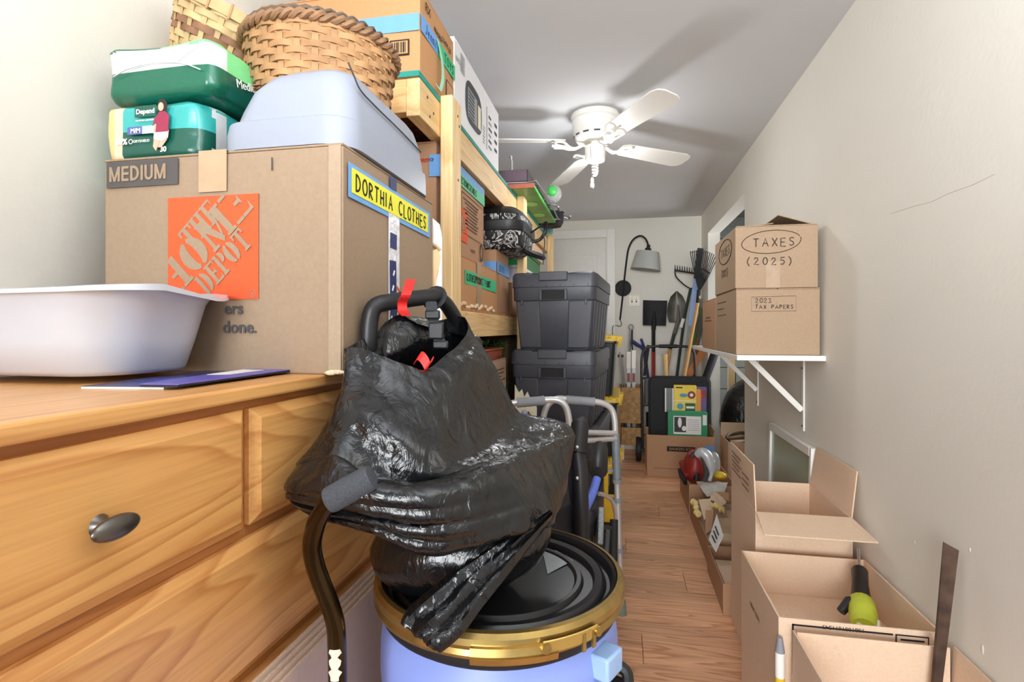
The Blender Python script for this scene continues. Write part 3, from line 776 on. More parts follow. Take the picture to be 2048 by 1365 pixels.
# ---------------------------------------------------------------- woven baskets
def basket(name, label, loc, rot, rb, rt, h, ns, nw, m, m2, dark=()):
    t = thing(name, label, 'basket', loc, rot=rot)
    bh = h / nw * .92; amp = .0035
    for k in range(nw):
        f = (k + .5) / nw; rad = rb + (rt - rb) * f; z = h * f
        n = ns * 4; outer = []
        rings = [[], [], [], []]
        for j in range(n):
            a = 2 * PI * j / n
            w = amp * math.cos(ns / 2 * a + PI * (k % 2)) + .0006 * noise.noise(Vector((a * 3, k * 2.1, 0)))
            zz = z + .0012 * noise.noise(Vector((math.cos(a) * 2, math.sin(a) * 2, k)))
            for q, (dr_, dz) in enumerate(((-.0011, -bh / 2), (.0011, -bh / 2), (.0011, bh / 2), (-.0011, bh / 2))):
                rr = rad + w + dr_
                rings[q].append(Vector((rr * math.cos(a), rr * math.sin(a), zz + dz)))
        mb = MB()
        for q in range(4): pass
        vs = [rings[q][j] for j in range(n) for q in range(4)]
        fs = []
        for j in range(n):
            for q in range(4):
                fs.append((j * 4 + q, j * 4 + (q + 1) % 4, ((j + 1) % n) * 4 + (q + 1) % 4, ((j + 1) % n) * 4 + q))
        mb.add(vs, fs).build('weaver', m2 if k in dark else m, t, local=True, smooth=45)
    sw = .62 * 2 * PI * rb / ns * .62
    st = MB(); L_ = []
    for i in range(5):
        f = i / 4; rad = rb + (rt - rb) * f
        L_.append([Vector((rad - .0007, -sw / 2, h * f)), Vector((rad + .0007, -sw / 2, h * f)), Vector((rad + .0007, sw / 2, h * f)), Vector((rad - .0007, sw / 2, h * f))])
    me = st.grid(L_, True, True).mesh('stave', smooth=0); me.materials.append(m)
    for j in range(ns):
        o = bpy.data.objects.new('stave', me); C.objects.link(o); o.parent = t; o.rotation_euler = (0, 0, 2 * PI * (j + .0) / ns)
    # woven bottom: crossing splints
    for d in (0, 1):
        for i in range(-4, 5):
            x = i * rb / 4.6; hl = math.sqrt(max(0, rb * rb - x * x))
            b = MB().box(x - rb / 11, x + rb / 11, -hl, hl, .001 + .0016 * d, .0026 + .0016 * d)
            if d: b.v = [Vector((v.y, v.x, v.z)) for v in b.v]
            b.build('bottom_splint', m2, t, local=True)
    return t
def rim_twist(t, rad, z, rr, m, n=26, amp=.005):
    for ph in (0, PI):
        pts = []
        for j in range(n * 6):
            a = 2 * PI * j / (n * 6); b = n * a + ph
            pts.append(Vector(((rad + amp * math.cos(b)) * math.cos(a), (rad + amp * math.cos(b)) * math.sin(a), z + amp * 1.2 * math.sin(b))))
        MB().tube(pts, rr, 6, closed=True).build('rim_braid', m, t, local=True)
bb = basket('woven_basket', 'large round tan woven basket with a braided rim on the grey hood', (-.625, 1.05, 1.613), (R(-1), R(1), 0), .137, .152, .118, 28, 9, M_weave, M_weaved)
rim_twist(bb, .155, .121, .0058, mat('brown rim splint', (132, 98, 68), .7, var=.25, scale=30))
rim_twist(bb, .151, .132, .0045, mat('grey brown rim splint', (92, 76, 64), .7, var=.25, scale=30), 22, .004)
sb = basket('woven_basket', 'small straw coloured woven basket tilted on the green pack by the left wall', (-.868, 1.03, 1.703), (R(8), R(25), R(10)), .088, .108, .12, 22, 9, M_weavel, M_weaved, dark=(4, 5))
mb = MB(); rows = []
for (dr_, z) in ((.003, .112), (.006, .112), (.006, .134), (.003, .134)):
    rows.append([Vector(((.108 + dr_) * math.cos(2 * PI * j / 64), (.108 + dr_) * math.sin(2 * PI * j / 64), z)) for j in range(64)])
mb.grid(rows + [rows[0]], True).build('rim_band', M_weavel, sb, local=True)
lash = MB().box(.1085, .1165, -.002, .002, .108, .138).mesh('rim_lashing', smooth=0); lash.materials.append(M_weave)
for j in range(18):
    o = bpy.data.objects.new('rim_lashing', lash); C.objects.link(o); o.parent = sb; o.rotation_euler = (0, 0, 2 * PI * j / 18)
# ---------------------------------------------------------------- timber rack along the left wall
RX = -.477                                   # aisle face of the posts
rk = thing('storage_rack', 'tall pine timber storage rack with boarded shelves along the left wall', 'shelving', (-.75, 2.7, 0))
ry0, ry1 = 1.343, 3.98
for y in (1.503, 2.70, 3.86):
    for xa in (RX - .038, -1.005):
        MB().box(xa, xa + .038, y, y + .089, 0.002, 1.835 if xa > -.6 else 1.712).build('post', M_pinez, rk, bevel=.004 if xa > -.6 else .002)
DECKS = (1.814, 1.213, .745)
for i, z in enumerate(DECKS):
    ya = ry0 if i == 0 else 1.46
    for xa in (RX - .077, -.967):
        MB().box(xa, xa + .038, ya, ry1, z - (.1 if i == 0 else .089), z).build('beam', M_pine, rk, bevel=.002)
    for y in (ya, 2.1, 2.8, 3.4, ry1 - .038):
        MB().box(-.929, RX - .077, y, y + .038, z - .089, z - .0005).build('cross_beam', wood('pine cross lumber', (226, 186, 128), (188, 138, 82), 'X', rings=7, scale=1.2, rough=.6, stretch=10, contrast=.6), rk, bevel=.002)
    MB().box(-1.01, RX - .041, ya - .004, ry1, z, z + .012).build('deck', M_osb, rk)
mb = MB().box(RX - .0405, RX - .0375, ry0 - .006, ry1, 1.8145, 1.829); mb.build('painted_edge', M_teal, rk)
MB().box(-.8, RX - .038, ry0 - .008, ry0 - .0045, 1.8145, 1.829).build('painted_edge', M_teal, rk)
for y, z in ((1.4, 1.785), (1.42, 1.74), (1.45, 1.76), (1.555, 1.79), (1.57, 1.765), (1.56, 1.6)):
    x = RX - .0388 if y < 1.5 else RX
    MB().cyl((x - .001, y, z), (x + .0012, y, z), .004, n=10).build('nail_head', M_slot, rk)
tag_ = None
# ---- on the top deck
jb, F = carton('jam_carton' if False else 'orange_carton', 'orange brown carton with blue and green tape labels on the top rack shelf', -1.0, -.522, 1.36, 1.655, 1.828, 2.068, M_cardo, seam='x')
f, r = F['f'], F['r']
f.text("4/29's", .036, M_ink, jb, .02, .175, bold=.0006, sx=.72, base=.005)
f.plate('tape_strip', M_btape, jb, .30, .118, .178, .046, base=.0042)
f.plate('printed_barcode_frame', M_ink, jb, .395, .055, .055, .042, base=.0042); f.plate('printed_barcode_field', M_cardo, jb, .399, .059, .047, .034, base=.0046)
for k in range(7): f.plate('barcode_bar', M_ink, jb, .402 + .006 * k, .062, .0018 + .0012 * (k % 3), .028, base=.0054)
r.plate('tape_strip', M_btape, jb, .0, .118, .15, .046, base=.0042)
r.plate('tape_strip', M_gtape, jb, .13, .117, .165, .046, base=.0046)
r.pen("Jenni's", .028, M_navy, jb, .03, .127, wd=.003, base=.0056, sx=.9)
r.pen('TOYS', .026, M_ink, jb, .19, .127, wd=.0035, base=.0058)
r.text('RX', .034, M_ink, jb, .03, .19, sx=.9, base=.005); r.text('FRAGILE', .02, M_ink, jb, .1, .172, sx=.9, base=.005); r.text('21479-20', .022, M_ink, jb, .17, .18, base=.005)
r.plate('printed_label', M_slot, jb, .21, .03, .07, .055, base=.0042); r.plate('printed_label', M_cardo, jb, .215, .035, .06, .045, base=.005)
cv = smooth_path([r.p(.128, .16, .006), r.p(.13, .1, .018), r.p(.132, .05, .02), r.p(.12, .012, .016), r.p(.10, .004, .02), r.p(.09, .014, .016)], 6)
mb = MB(); rows = [[p + Vector((0, -.009, 0)), p + Vector((0, .012, 0))] for p in cv]; mb.grid(rows); mb.build('loose_tape_end', mat('pale green tape back', (158, 222, 190), .5), jb, solid=.0006)
hb, F = carton('white_carton', 'long white printed carton of a heater standing on the top rack shelf against the ceiling', -.93, -.522, 1.665, 2.31, 1.828, 2.095, mat('white carton board', (232, 232, 234), .5, var=.01), seam='y', bulge=.002)
r = F['r']; M_pr = mat('grey black print', (58, 60, 66), .6); M_pl = mat('light grey print', (150, 152, 156), .6)
r.poly('printed_heater', M_pr, hb, [[(.12 + .11 + .11 * math.copysign(abs(math.cos(a)) ** .5, math.cos(a)), .125 + .075 * math.copysign(abs(math.sin(a)) ** .7, math.sin(a))) for a in [i * PI / 16 for i in range(32)]]], base=.0024)
r.plate('printed_grille', M_pl, hb, .15, .07, .12, .1, base=.003)
for k in range(7): r.plate('printed_slat', M_pr, hb, .155, .074 + .0135 * k, .075, .007, base=.0036)
r.plate('printed_dial', mat('cream print', (232, 226, 190), .6), hb, .285, .075, .04, .085, base=.003)
r.text('QUARTZ HEATER', .022, M_pr, hb, .0, .125, rot=0, sx=.7, base=.0028) if False else r.text('quartz heater', .026, M_pl, hb, .008, .2, sx=.62, base=.0028)
r.plate('printed_line', M_pr, hb, .42, .04, .003, .17, base=.0026)
for k in range(6): r.plate('printed_line', M_pr if k % 2 else M_pl, hb, .455, .06 + .024 * k, .05 - .006 * (k % 3), .008, base=.0026)
for k in range(6): r.plate('printed_line', M_pl, hb, .36, .05 + .012 * k, .03, .003, base=.0026)
for k in range(8): r.plate('printed_line', M_pl, hb, .06, .185 + .008 * k, .05, .0025, base=.0026)
for k in range(4): r.plate('printed_line', M_pr, hb, .56, .08 + .035 * k, .04, .012, base=.0026)
# things past the white carton
gx = -.52
gt = thing('green_tray', 'green bottomed flat tray jutting over the far part of the top rack shelf', 'tray', (-.6, 2.95, 1.829))
pz = 1.829
def plank_thing(mbx, nm, m, par, **k): return mbx.build(nm, m, par, **k)
MB().box(-.86, -.40, 2.55, 3.42, pz, pz + .018).build('base', mat('green board', (70, 150, 62), .35, var=.25, scale=6), gt, bevel=.006)
MB().box(-.86, -.40, 2.545, 2.55, pz, pz + .022).build('front_lip', mat('terracotta edge', (196, 108, 84), .6), gt)
for (a, b) in ((2.88, .05), (3.16, .055)): MB().ball((-.47, a, pz - .001), (.035, b, .0025), 8).build('pale_patch', mat('pale green patch', (140, 214, 110), .4), gt)
wt = thing('wire_rack', 'black wire cooling rack lying on the green tray', 'rack', (-.6, 2.95, pz + .02))
mb = MB().tube(smooth_path([(-.86, 2.56, pz + .03), (-.45, 2.56, pz + .03), (-.39, 2.62, pz + .03), (-.385, 3.36, pz + .024), (-.42, 3.42, pz + .024), (-.86, 3.42, pz + .024)], 5), .004, 6); mb.build('outer_wire', M_chrome, wt)
mb = MB()
for k in range(26): mb.tube([(-.86, 2.6 + k * .031, pz + .023), (-.39, 2.6 + k * .031, pz + .023)], .0016, 4)
o = mb.build('mesh_wires', M_blackm, wt); o['kind'] = 'stuff'
pb = thing('photo_album', 'dark plum box with black and red end lying on the wire rack', 'box', (-.6, 2.85, pz + .035))
MB().box(-.84, -.437, 2.55, 3.1, pz + .034, pz + .092).build('body', mat('plum cover', (104, 84, 98), .5, var=.06), pb, bevel=.004)
MB().box(-.437, -.433, 2.552, 3.098, pz + .036, pz + .09).build('spine', mat('black spine', (36, 28, 32), .4), pb)
MB().box(-.4335, -.4325, 2.85, 3.09, pz + .036, pz + .06).build('spine_label', M_dred, pb)
gy = thing('roasting_pan', 'grey metal pan with a silver handle behind the plum box', 'pan', (-.55, 3.25, pz + .035))
mb = MB().grid(loft([(-.60, 3.27, .15, .13, .03, pz + .034), (-.60, 3.27, .165, .145, .03, pz + .075), (-.60, 3.27, .172, .152, .03, pz + .077), (-.60, 3.27, .16, .14, .03, pz + .075), (-.60, 3.27, .145, .125, .03, pz + .038)]), True, True); mb.build('body', M_chrome, gy)
MB().tube(smooth_path([(-.43, 3.2, pz + .07), (-.37, 3.2, pz + .06), (-.36, 3.27, pz + .055), (-.37, 3.34, pz + .06), (-.43, 3.34, pz + .07)], 5), .008, 8).build('handle', M_chrome, gy)
bl = thing('gift_bag', 'clear round bag with a green leaf print beside the plum box', 'bag', (-.39, 3.3, pz + .08))
MB().ball((-.385, 3.22, pz + .135), (.045, .05, .052), 12).build('body', mat('clear film', (225, 228, 226), .15, trans=.6), bl)
MB().ball((-.392, 3.178, pz + .142), (.03, .014, .032), 8).build('green_leaf', mat('leaf green', (70, 188, 84), .4), bl)
hk = thing('towel_hook', 'small white upright hook rail standing on the plum box', 'hook', (-.55, 2.6, pz + .093))
MB().box(-.64, -.50, 2.585, 2.605, pz + .092, pz + .1).build('rail', M_trim, hk)
for x in (-.52, -.615):
    mb = MB().tube([(x, 2.595, pz + .1), (x, 2.595, pz + .15), (x - .004, 2.59, pz + .165)], .0045, 8); mb.ball((x - .004, 2.59, pz + .168), .008, 6); mb.build('peg', M_chrome, hk)
dk = thing('cooking_pot', 'small dark pot hanging past the shelf edge near the far rack post', 'pot', (-.5, 3.55, 1.828))
MB().lathe([(.0, 0), (.07, .002), (.085, .03), (.085, .09), (.09, .094), (.08, .094)], (-.45, 3.55, 1.829), 24).build('body', M_blackm, dk)
MB().tube(smooth_path([(-.37, 3.56, 1.90), (-.33, 3.56, 1.90), (-.32, 3.6, 1.905), (-.34, 3.64, 1.9), (-.37, 3.58, 1.9)], 4), .006, 8).build('handle', M_chrome, dk)
tj = thing('glass_jar', 'small teal glass jar at the far end of the top rack shelf', 'jar', (-.49, 3.8, 1.828))
MB().lathe([(.0, 0), (.035, 0), (.038, .01), (.038, .06), (.028, .072), (.028, .085), (.024, .085)], (-.50, 3.78, 1.829), 20).build('body', mat('teal glass', (90, 190, 190), .1, trans=.5), tj)
MB().lathe([(.0, .0), (.031, 0), (.031, .014), (.0, .016)], (-.50, 3.78, 1.914), 20).build('lid', M_chrome, tj)

# ---- on the middle deck
z1 = 1.225
cb, F = carton('worn_carton', 'worn tan carton with green tape reading CLOTHES on the middle rack shelf', -.93, -.528, 1.62, 2.285, z1, 1.404, M_cardo, seam='y')
r = F['r']
r.plate('tape_strip', M_gtape, cb, .175, .085, .47, .048, base=.004, t=.0006)
r.pen('CLOTHES/PRODUCT T-SHIRT', .0245, M_ink, cb, .19, .097, wd=.0042, sx=.82, gap=.26, base=.0052)
r.plate('packing_tape', M_ctape, cb, .33, 0, .06, .178, base=.0044, t=.0004)
for k, (a, w) in enumerate(((.04, .25), (.3, .12), (.45, .17))):
    mb = MB()
    for q in range(5): mb.ball(r.p(a + w * (q + .5) / 5, .004 + .006 * ((q * 7 + k) % 3), .003), (.006, w / 8, .008), 4)
    mb.build('torn_edge', M_flute, cb)
h2, F = carton('moving_carton', 'tan moving carton with green label and small orange logo on the middle rack shelf', -.94, -.536, 1.53, 2.10, 1.4055, 1.712, M_cardb, seam='y')
f, r = F['f'], F['r']
f.text('homedepotmo', .021, M_red, h2, .272, .245, bold=.0002, base=.0045)
f.plate('tape_strip', M_btape, h2, .384, .2, .05, .065, base=.004)
r.plate('tape_strip', M_btape, h2, .2, .262, .365, .042, base=.004)
r.plate('tape_strip', M_gtape, h2, .2, .236, .365, .04, base=.0046)
r.pen('ELECTRONICS/CABLES', .022, M_ink, h2, .215, .245, wd=.004, sx=.72, gap=.3, base=.0056)
r.plate('printed_logo', M_orange, h2, .2, .05, .12, .11, base=.004)
pol = []; diag_word('THE', .022, .045, .024, R(42), pol, .8); diag_word('HOME', .012, .012, .03, R(42), pol, .9); diag_word('DEPOT', .04, .006, .024, R(42), pol, .72)
r.poly('lettering', M_cardb, h2, [[(.2 + a, .05 + b) for a, b in q] for q in pol if all(0 < a < .12 and 0 < b < .11 for a, b in q)], base=.005)
for k in range(9): r.plate('printed_line', M_ink2, h2, .27 + .02 * (k % 3), .2 - .012 * k, .2 - .03 * (k % 3), .005, base=.004)
mb = MB()
for a, b, w, h in ((.25, .08, .3, .002), (.25, .22, .3, .002), (.25, .08, .002, .14), (.55, .08, .002, .14)): mb.prism([(a, b), (a + w, b), (a + w, b + h), (a, b + h)], r.p(0, 0, .004), r.r, r.u, r.n, .0008)
mb.build('printed_frame', M_ink2, h2, smooth=0)
r.text('recycle', .02, M_ink2, h2, .37, .03, base=.004)
mb = MB().tube([r.p(.52 + .022 * math.cos(a), .045 + .03 * math.sin(a), .0045) for a in [i * PI / 8 for i in range(16)]], .004, 5, closed=True, flat=.3, up=r.n); mb.build('recycle_mark', M_ink, h2)
bt, F = carton('small_carton', 'brown carton with blue tape below the floral bag on the middle rack shelf', -.93, -.53, 2.30, 2.56, z1, 1.502, M_cardb, seam='x')
F['r'].plate('tape_strip', M_btape, bt, 0, .175, .26, .05, base=.004); F['r'].pen('BOOKS', .026, M_navy, bt, .04, .186, wd=.003, base=.005)
F['f'].plate('tape_strip', M_btape, bt, .34, .175, .06, .05, base=.004)
F['f'].plate('packing_tape', M_ctape, bt, .2, 0, .05, .27, base=.0036)
# floral bag
m = bpy.data.materials.new('black and white floral'); m.use_nodes = True; nt = m.node_tree; N = nt.nodes; L = nt.links; p = N['Principled BSDF']; p.inputs['Roughness'].default_value = .55
tc = N.new('ShaderNodeTexCoord'); nz = N.new('ShaderNodeTexNoise'); nz.inputs['Scale'].default_value = 11; nz.inputs['Detail'].default_value = 1; nz.inputs['Distortion'].default_value = 3.5
L.new(tc.outputs['Object'], nz.inputs['Vector']); rp = N.new('ShaderNodeValToRGB'); rp.color_ramp.interpolation = 'CONSTANT'; e = rp.color_ramp.elements
e[0].color = (.012, .012, .014, 1); e[1].position = .52; e[1].color = (.62, .62, .6, 1); q = e.new(.58); q.color = (.012, .012, .014, 1); q = e.new(.62); q.color = (.35, .35, .34, 1); q = e.new(.66); q.color = (.012, .012, .014, 1)
L.new(nz.outputs[0], rp.inputs[0]); L.new(rp.outputs[0], p.inputs['Base Color']); MATS['floral'] = m
fb = thing('travel_bag', 'black and white floral soft travel bag on a brown carton of the rack', 'bag', (-.6, 2.45, 1.503))
S_ = lambda cx, cy, hx, hy, r, z: (cx, cy, hx, hy, r, z)
MB().grid(loft([S_(-.585, 2.50, .12, .16, .05, 1.504), S_(-.585, 2.50, .155, .19, .07, 1.525), S_(-.58, 2.50, .165, .20, .08, 1.6), S_(-.58, 2.5, .158, .19, .08, 1.66), S_(-.58, 2.5, .12, .15, .07, 1.70), S_(-.58, 2.5, .06, .08, .05, 1.708)], 6), True, True).build('body', m, fb, smooth=60)
MB().grid(loft([S_(-.58, 2.5, .166, .201, .08, 1.585), S_(-.58, 2.5, .169, .204, .08, 1.59), S_(-.58, 2.5, .169, .204, .08, 1.63), S_(-.58, 2.5, .164, .199, .08, 1.635)], 6), True).build('belt', M_black, fb)
MB().grid(loft([S_(-.58, 2.5, .159, .19, .08, 1.662), S_(-.58, 2.5, .15, .18, .08, 1.68), S_(-.58, 2.5, .12, .15, .07, 1.7025), S_(-.58, 2.5, .05, .07, .04, 1.7105)], 6), True, True).build('lid_trim', M_black, fb)
MB().tube(smooth_path([(-.41, 2.52, 1.61), (-.37, 2.53, 1.64), (-.345, 2.54, 1.66), (-.35, 2.56, 1.62), (-.375, 2.55, 1.58), (-.41, 2.54, 1.57)], 5), .008, 8, flat=.5).build('strap', M_black, fb)
MB().tube(smooth_path([(-.36, 2.54, 1.62), (-.352, 2.55, 1.57), (-.356, 2.55, 1.51), (-.36, 2.55, 1.46)], 5), .006, 6, flat=.5).build('strap', M_black, fb)
MB().tube(smooth_path([(-.43, 2.42, 1.515), (-.40, 2.44, 1.50), (-.37, 2.5, 1.495), (-.37, 2.58, 1.5)], 5), .022, 8, flat=.7).build('pocket', M_black, fb)
# farther along the middle deck
ws = thing('plastic_bin', 'white shallow plastic bin under the green box on the middle rack shelf', 'bin', (-.7, 3.2, 1.39))
carton('plain_carton', 'plain tan carton carrying the white bin on the middle rack shelf', -.9, -.56, 2.79, 3.75, z1, 1.40, M_cardb, seam='y')
mb = MB().grid(loft([(-.71, 3.27, .16, .44, .03, 1.401), (-.71, 3.27, .185, .47, .03, 1.475), (-.71, 3.27, .197, .482, .03, 1.478), (-.71, 3.27, .197, .482, .03, 1.492), (-.71, 3.27, .17, .455, .03, 1.489), (-.71, 3.27, .15, .43, .03, 1.41)]), True, True); mb.build('body', M_white, ws)
gb = thing('green_tin', 'dark green speckled box on the white bin near the far rack post', 'box', (-.7, 3.4, 1.493))
MB().box(-.9, -.545, 3.02, 3.72, 1.494, 1.60).build('body', mat('green tin', (24, 116, 66), .4, var=.2, scale=90), gb, bevel=.006)
MB().box(-.905, -.54, 3.015, 3.725, 1.60, 1.612).build('lid', mat('green tin lid', (34, 130, 78), .4), gb, bevel=.004)
lb, F = carton('flat_carton', 'flat pale pinkish carton lying on the green box of the rack', -.92, -.53, 2.98, 3.74, 1.6135, 1.70, mat('pinkish board', (236, 200, 172), .7), seam='y')
F['r'].plate('printed_line', M_ink, lb, .55, .02, .09, .008, base=.004)
# ---- on the low deck
lw, F = carton('lower_carton', 'tan printed carton with a green tape strip on the low rack shelf', -.92, -.52, 1.98, 2.46, .758, 1.02, M_cardg, seam='y')
r = F['r']
for k in range(7): r.plate('printed_line', M_ink2, lw, .25 + .02 * (k % 2), .215 - .016 * k, .17 - .03 * (k % 3), .006, base=.004)
r.plate('tape_strip', M_gtape, lw, .1, .095, .35, .035, base=.004); r.pen('XMAS', .022, M_ink, lw, .3, .1, wd=.004, base=.005)
for k in range(3): r.plate('printed_line', M_ink2, lw, .3, .07 - .018 * k, .12, .004, base=.004)
rb_ = thing('wooden_crate', 'reddish brown flat wooden box on the lower printed carton', 'box', (-.7, 2.2, 1.021))
MB().box(-.9, -.525, 1.96, 2.40, 1.021, 1.062).build('body', wood('reddish wood', (170, 92, 62), (120, 56, 36), 'Y', rings=6, scale=1.3, rough=.4, stretch=12), rb_, bevel=.003)
MB().box(-.905, -.52, 1.955, 2.405, 1.062, 1.070).build('lid', MATS['reddish wood'], rb_, bevel=.003)
gj = thing('green_bottle', 'dark green glass jug lying on the reddish box under the middle rack shelf', 'bottle', (-.62, 2.2, 1.071))
MB().lathe([(.0, 0), (.024, .002), (.0265, .01), (.0265, .2), (.014, .24), (.013, .28), (.015, .285), (.0, .287)], (-.60, 2.08, 1.098), 20, Matrix.Rotation(R(-90), 4, 'X')).build('body', mat('green glass', (30, 104, 48), .08, trans=.35), gj)
MB().cyl((-.60, 2.367, 1.098), (-.60, 2.385, 1.098), .016, n=14).build('cap', M_chrome, gj)
gr = thing('garland', 'sparkling green tinsel garland bundled beside the rack post at the low shelf', 'garland', (-.6, 2.52, .758))
mb = MB(); rr = random.Random(5)
for k in range(420):
    a = rr.random() * 2 * PI; q = Vector((-.60 + .06 * math.cos(a) * rr.random(), 2.545 + .05 * math.sin(a), .77 + rr.random() * .32))
    d = Vector((rr.uniform(-1, 1), rr.uniform(-1, 1), rr.uniform(-1, 1))).normalized() * .022
    mb.bar(q - d, q + d, .003, .0015)
o = mb.build('tinsel', mat('green tinsel', (52, 120, 48), .3, var=.7, scale=160), gr); o['kind'] = 'stuff'

dkc, F = carton('shade_fill_carton', 'added dark carton filling in shade behind the garland on the low rack shelf', -.95, -.545, 2.62, 3.5,   .758, 1.119, mat('gap shade cardboard', (92, 66, 48), .85), seam='y')  # dark block added to stand in for shade in the rack gap
# white panel and cloth pouch between the big carton and the rack
wp = thing('foam_board', 'white rounded plastic panel standing upright behind the big carton by the rack post', 'panel', (-.6, 1.29, DZ))
MB().grid(loft([(-.545, 1.272, .115, .009, .008, DZ + .001), (-.545, 1.272, .115, .009, .008, DZ + .30), (-.545, 1.272, .108, .009, .008, DZ + .335), (-.545, 1.272, .085, .009, .008, DZ + .355)], 4), True, True).build('panel', M_white, wp, smooth=50)
MB().box(-.655, -.435, 1.262, 1.282, DZ - .30, DZ + .001).build('lower_panel', M_white, wp)
for q in (DZ - .3,): MB().box(-.655, -.435, 1.2635, 1.2805, .0, q).build('foot_panel', M_white, wp)
cp = thing('cloth_pouch', 'beige cloth pouch hanging in a pointed fold at the back edge of the big carton', 'pouch', (-.46, 1.26, 1.33))
rows = []
for k in range(9):
    g = k / 8; z = 1.352 - .175 * g; w = .028 * (1 - g * .8) * (1.0 if k else .8); cx_ = -.462 + .012 * math.sin(g * 3) - .02 * g; cy_ = 1.262
    rows.append([Vector((cx_ + w * math.cos(a) * (1 + .2 * math.cos(5 * a + g * 3)), cy_ + w * .35 * math.sin(a), z + .008 * math.sin(a * 2) * (1 - g))) for a in [i * PI / 8 for i in range(16)]])
MB().grid(rows, True, True).build('cloth', mat('beige cloth', (222, 190, 146), .85, var=.06), cp, smooth=70)
MB().tube(smooth_path([(-.488, 1.262, 1.35), (-.47, 1.25, 1.36), (-.445, 1.258, 1.358), (-.432, 1.262, 1.345)], 5), .004, 6).build('hem', mat('beige hem', (196, 164, 124), .85), cp)

# ---------------------------------------------------------------- totes
def tote(name, label, loc, rotz, w, dp, h, m, lidm, group=None):
    t = thing(name, label, 'tote', loc, group, rot=(0, 0, rotz))
    hw, hd_ = w / 2, dp / 2; b = .82; lh = h * .17
    MB().grid(loft([(0, 0, hw * b, hd_ * .88, .03, 0), (0, 0, hw * .84, hd_ * .9, .03, h * .02), (0, 0, hw * .93, hd_ * .955, .03, h * .66), (0, 0, hw * .93, hd_ * .955, .03, h * .665)]), True, True).build('body', m, t, local=True)
    MB().grid(loft([(0, 0, hw * .965, hd_ * .975, .034, h * .655), (0, 0, hw * .97, hd_ * .98, .034, h * .665), (0, 0, hw * .98, hd_ * .985, .034, h - lh)]), True, True).build('collar', m, t, local=True, bevel=.002)
    # recessed centre panel, raised side panels and handle recess on the end
    yf = -hd_
    for sgn in (-1, 1):
        q = [(sgn * hw * .30, yf * .9 - .006, .012), (sgn * hw * .80, yf * .9 - .006, .012), (sgn * hw * .89, yf * .955 - .006, h * .65), (sgn * hw * .34, yf * .955 - .006, h * .65)]
        MB().hexa([Vector(a) for a in q] + [Vector(a) + Vector((0, .02, 0)) for a in q]).build('end_panel', m, t, local=True, bevel=.005)
        MB().box(sgn * hw * .74 - .005, sgn * hw * .74 + .005, yf * .98 - .004, yf * .9, h * .6, h * .662).build('rib', m, t, local=True, bevel=.002)
        mbs = MB()
    for k in range(5):
        for sx in (-1, 1):
            y = -hd_ * .7 + k * hd_ * .35
            MB().hexa([(sx * (hw * .83), y - .03, .015), (sx * (hw * .83 + .006), y - .026, .015), (sx * (hw * .83 + .006), y + .026, .015), (sx * hw * .83, y + .03, .015),
                       (sx * (hw * .92), y - .03, h * .64), (sx * (hw * .92 + .006), y - .026, h * .64), (sx * (hw * .92 + .006), y + .026, h * .64), (sx * hw * .92, y + .03, h * .64)]).build('side_rib', m, t, local=True, bevel=.002)
    MB().box(-hw * .29, hw * .29, yf * .985 - .012, yf * .9, h * .655, h * .665).build('handle_lip', m, t, local=True, bevel=.002)
    MB().box(-hw * .27, hw * .27, yf * .985 - .0015, yf * .98, h * .675, h * .78).build('handle_recess', mat('tote recess', (22, 22, 25), .7), t, local=True)
    for sgn in (-1, 1): MB().box(sgn * hw * .29 - .006, sgn * hw * .29 + .006, yf * .985 - .012, yf * .9, h * .655, h * .80).build('handle_rib', m, t, local=True, bevel=.002)
    MB().box(-hw * .3, hw * .3, yf * .985 - .012, yf * .9, h * .785, h * .80).build('handle_lip', m, t, local=True, bevel=.002)
    lid = MB().grid(loft([(0, 0, hw, hd_, .036, h - lh), (0, 0, hw, hd_, .036, h - lh * .2), (0, 0, hw * .985, hd_ * .99, .034, h - lh * .02), (0, 0, hw * .96, hd_ * .975, .03, h), (0, 0, hw * .88, hd_ * .93, .03, h), (0, 0, hw * .86, hd_ * .92, .03, h - .012)]), True, True).build('lid', lidm, t, local=True, smooth=30)
    for sgn in (-1, 1): MB().grid(loft([(sgn * hw * .70, yf + .075, hw * .25, .072, .02, h - .012), (sgn * hw * .70, yf + .075, hw * .25, .072, .02, h + .002), (sgn * hw * .70, yf + .075, hw * .22, .062, .02, h + .007)], 4), True, True).build('lid_shoulder', lidm, lid, local=True)
    MB().box(-hw * .33, hw * .33, yf - .008, yf + .028, h - lh * .55, h + .009).build('latch', lidm, lid, local=True, bevel=.004)
    for sgn in (-1, 1):
        MB().lathe([(.0, .0), (.03, .0), (.028, .004), (.0, .004)], (sgn * hw * .44, yf + .035, h - .001), 16).build('lid_dimple', mat('tote recess', (22, 22, 25), .7), lid, local=True)
    for k in range(6): MB().box(-hw * .8 + k * hw * .32 - .001, -hw * .8 + k * hw * .32 + .001, yf - .0012, yf, h - lh, h - lh + .012).build('lid_slit', mat('tote recess', (22, 22, 25), .7), lid, local=True)
    return t
ty = 2.755
th_ = .350
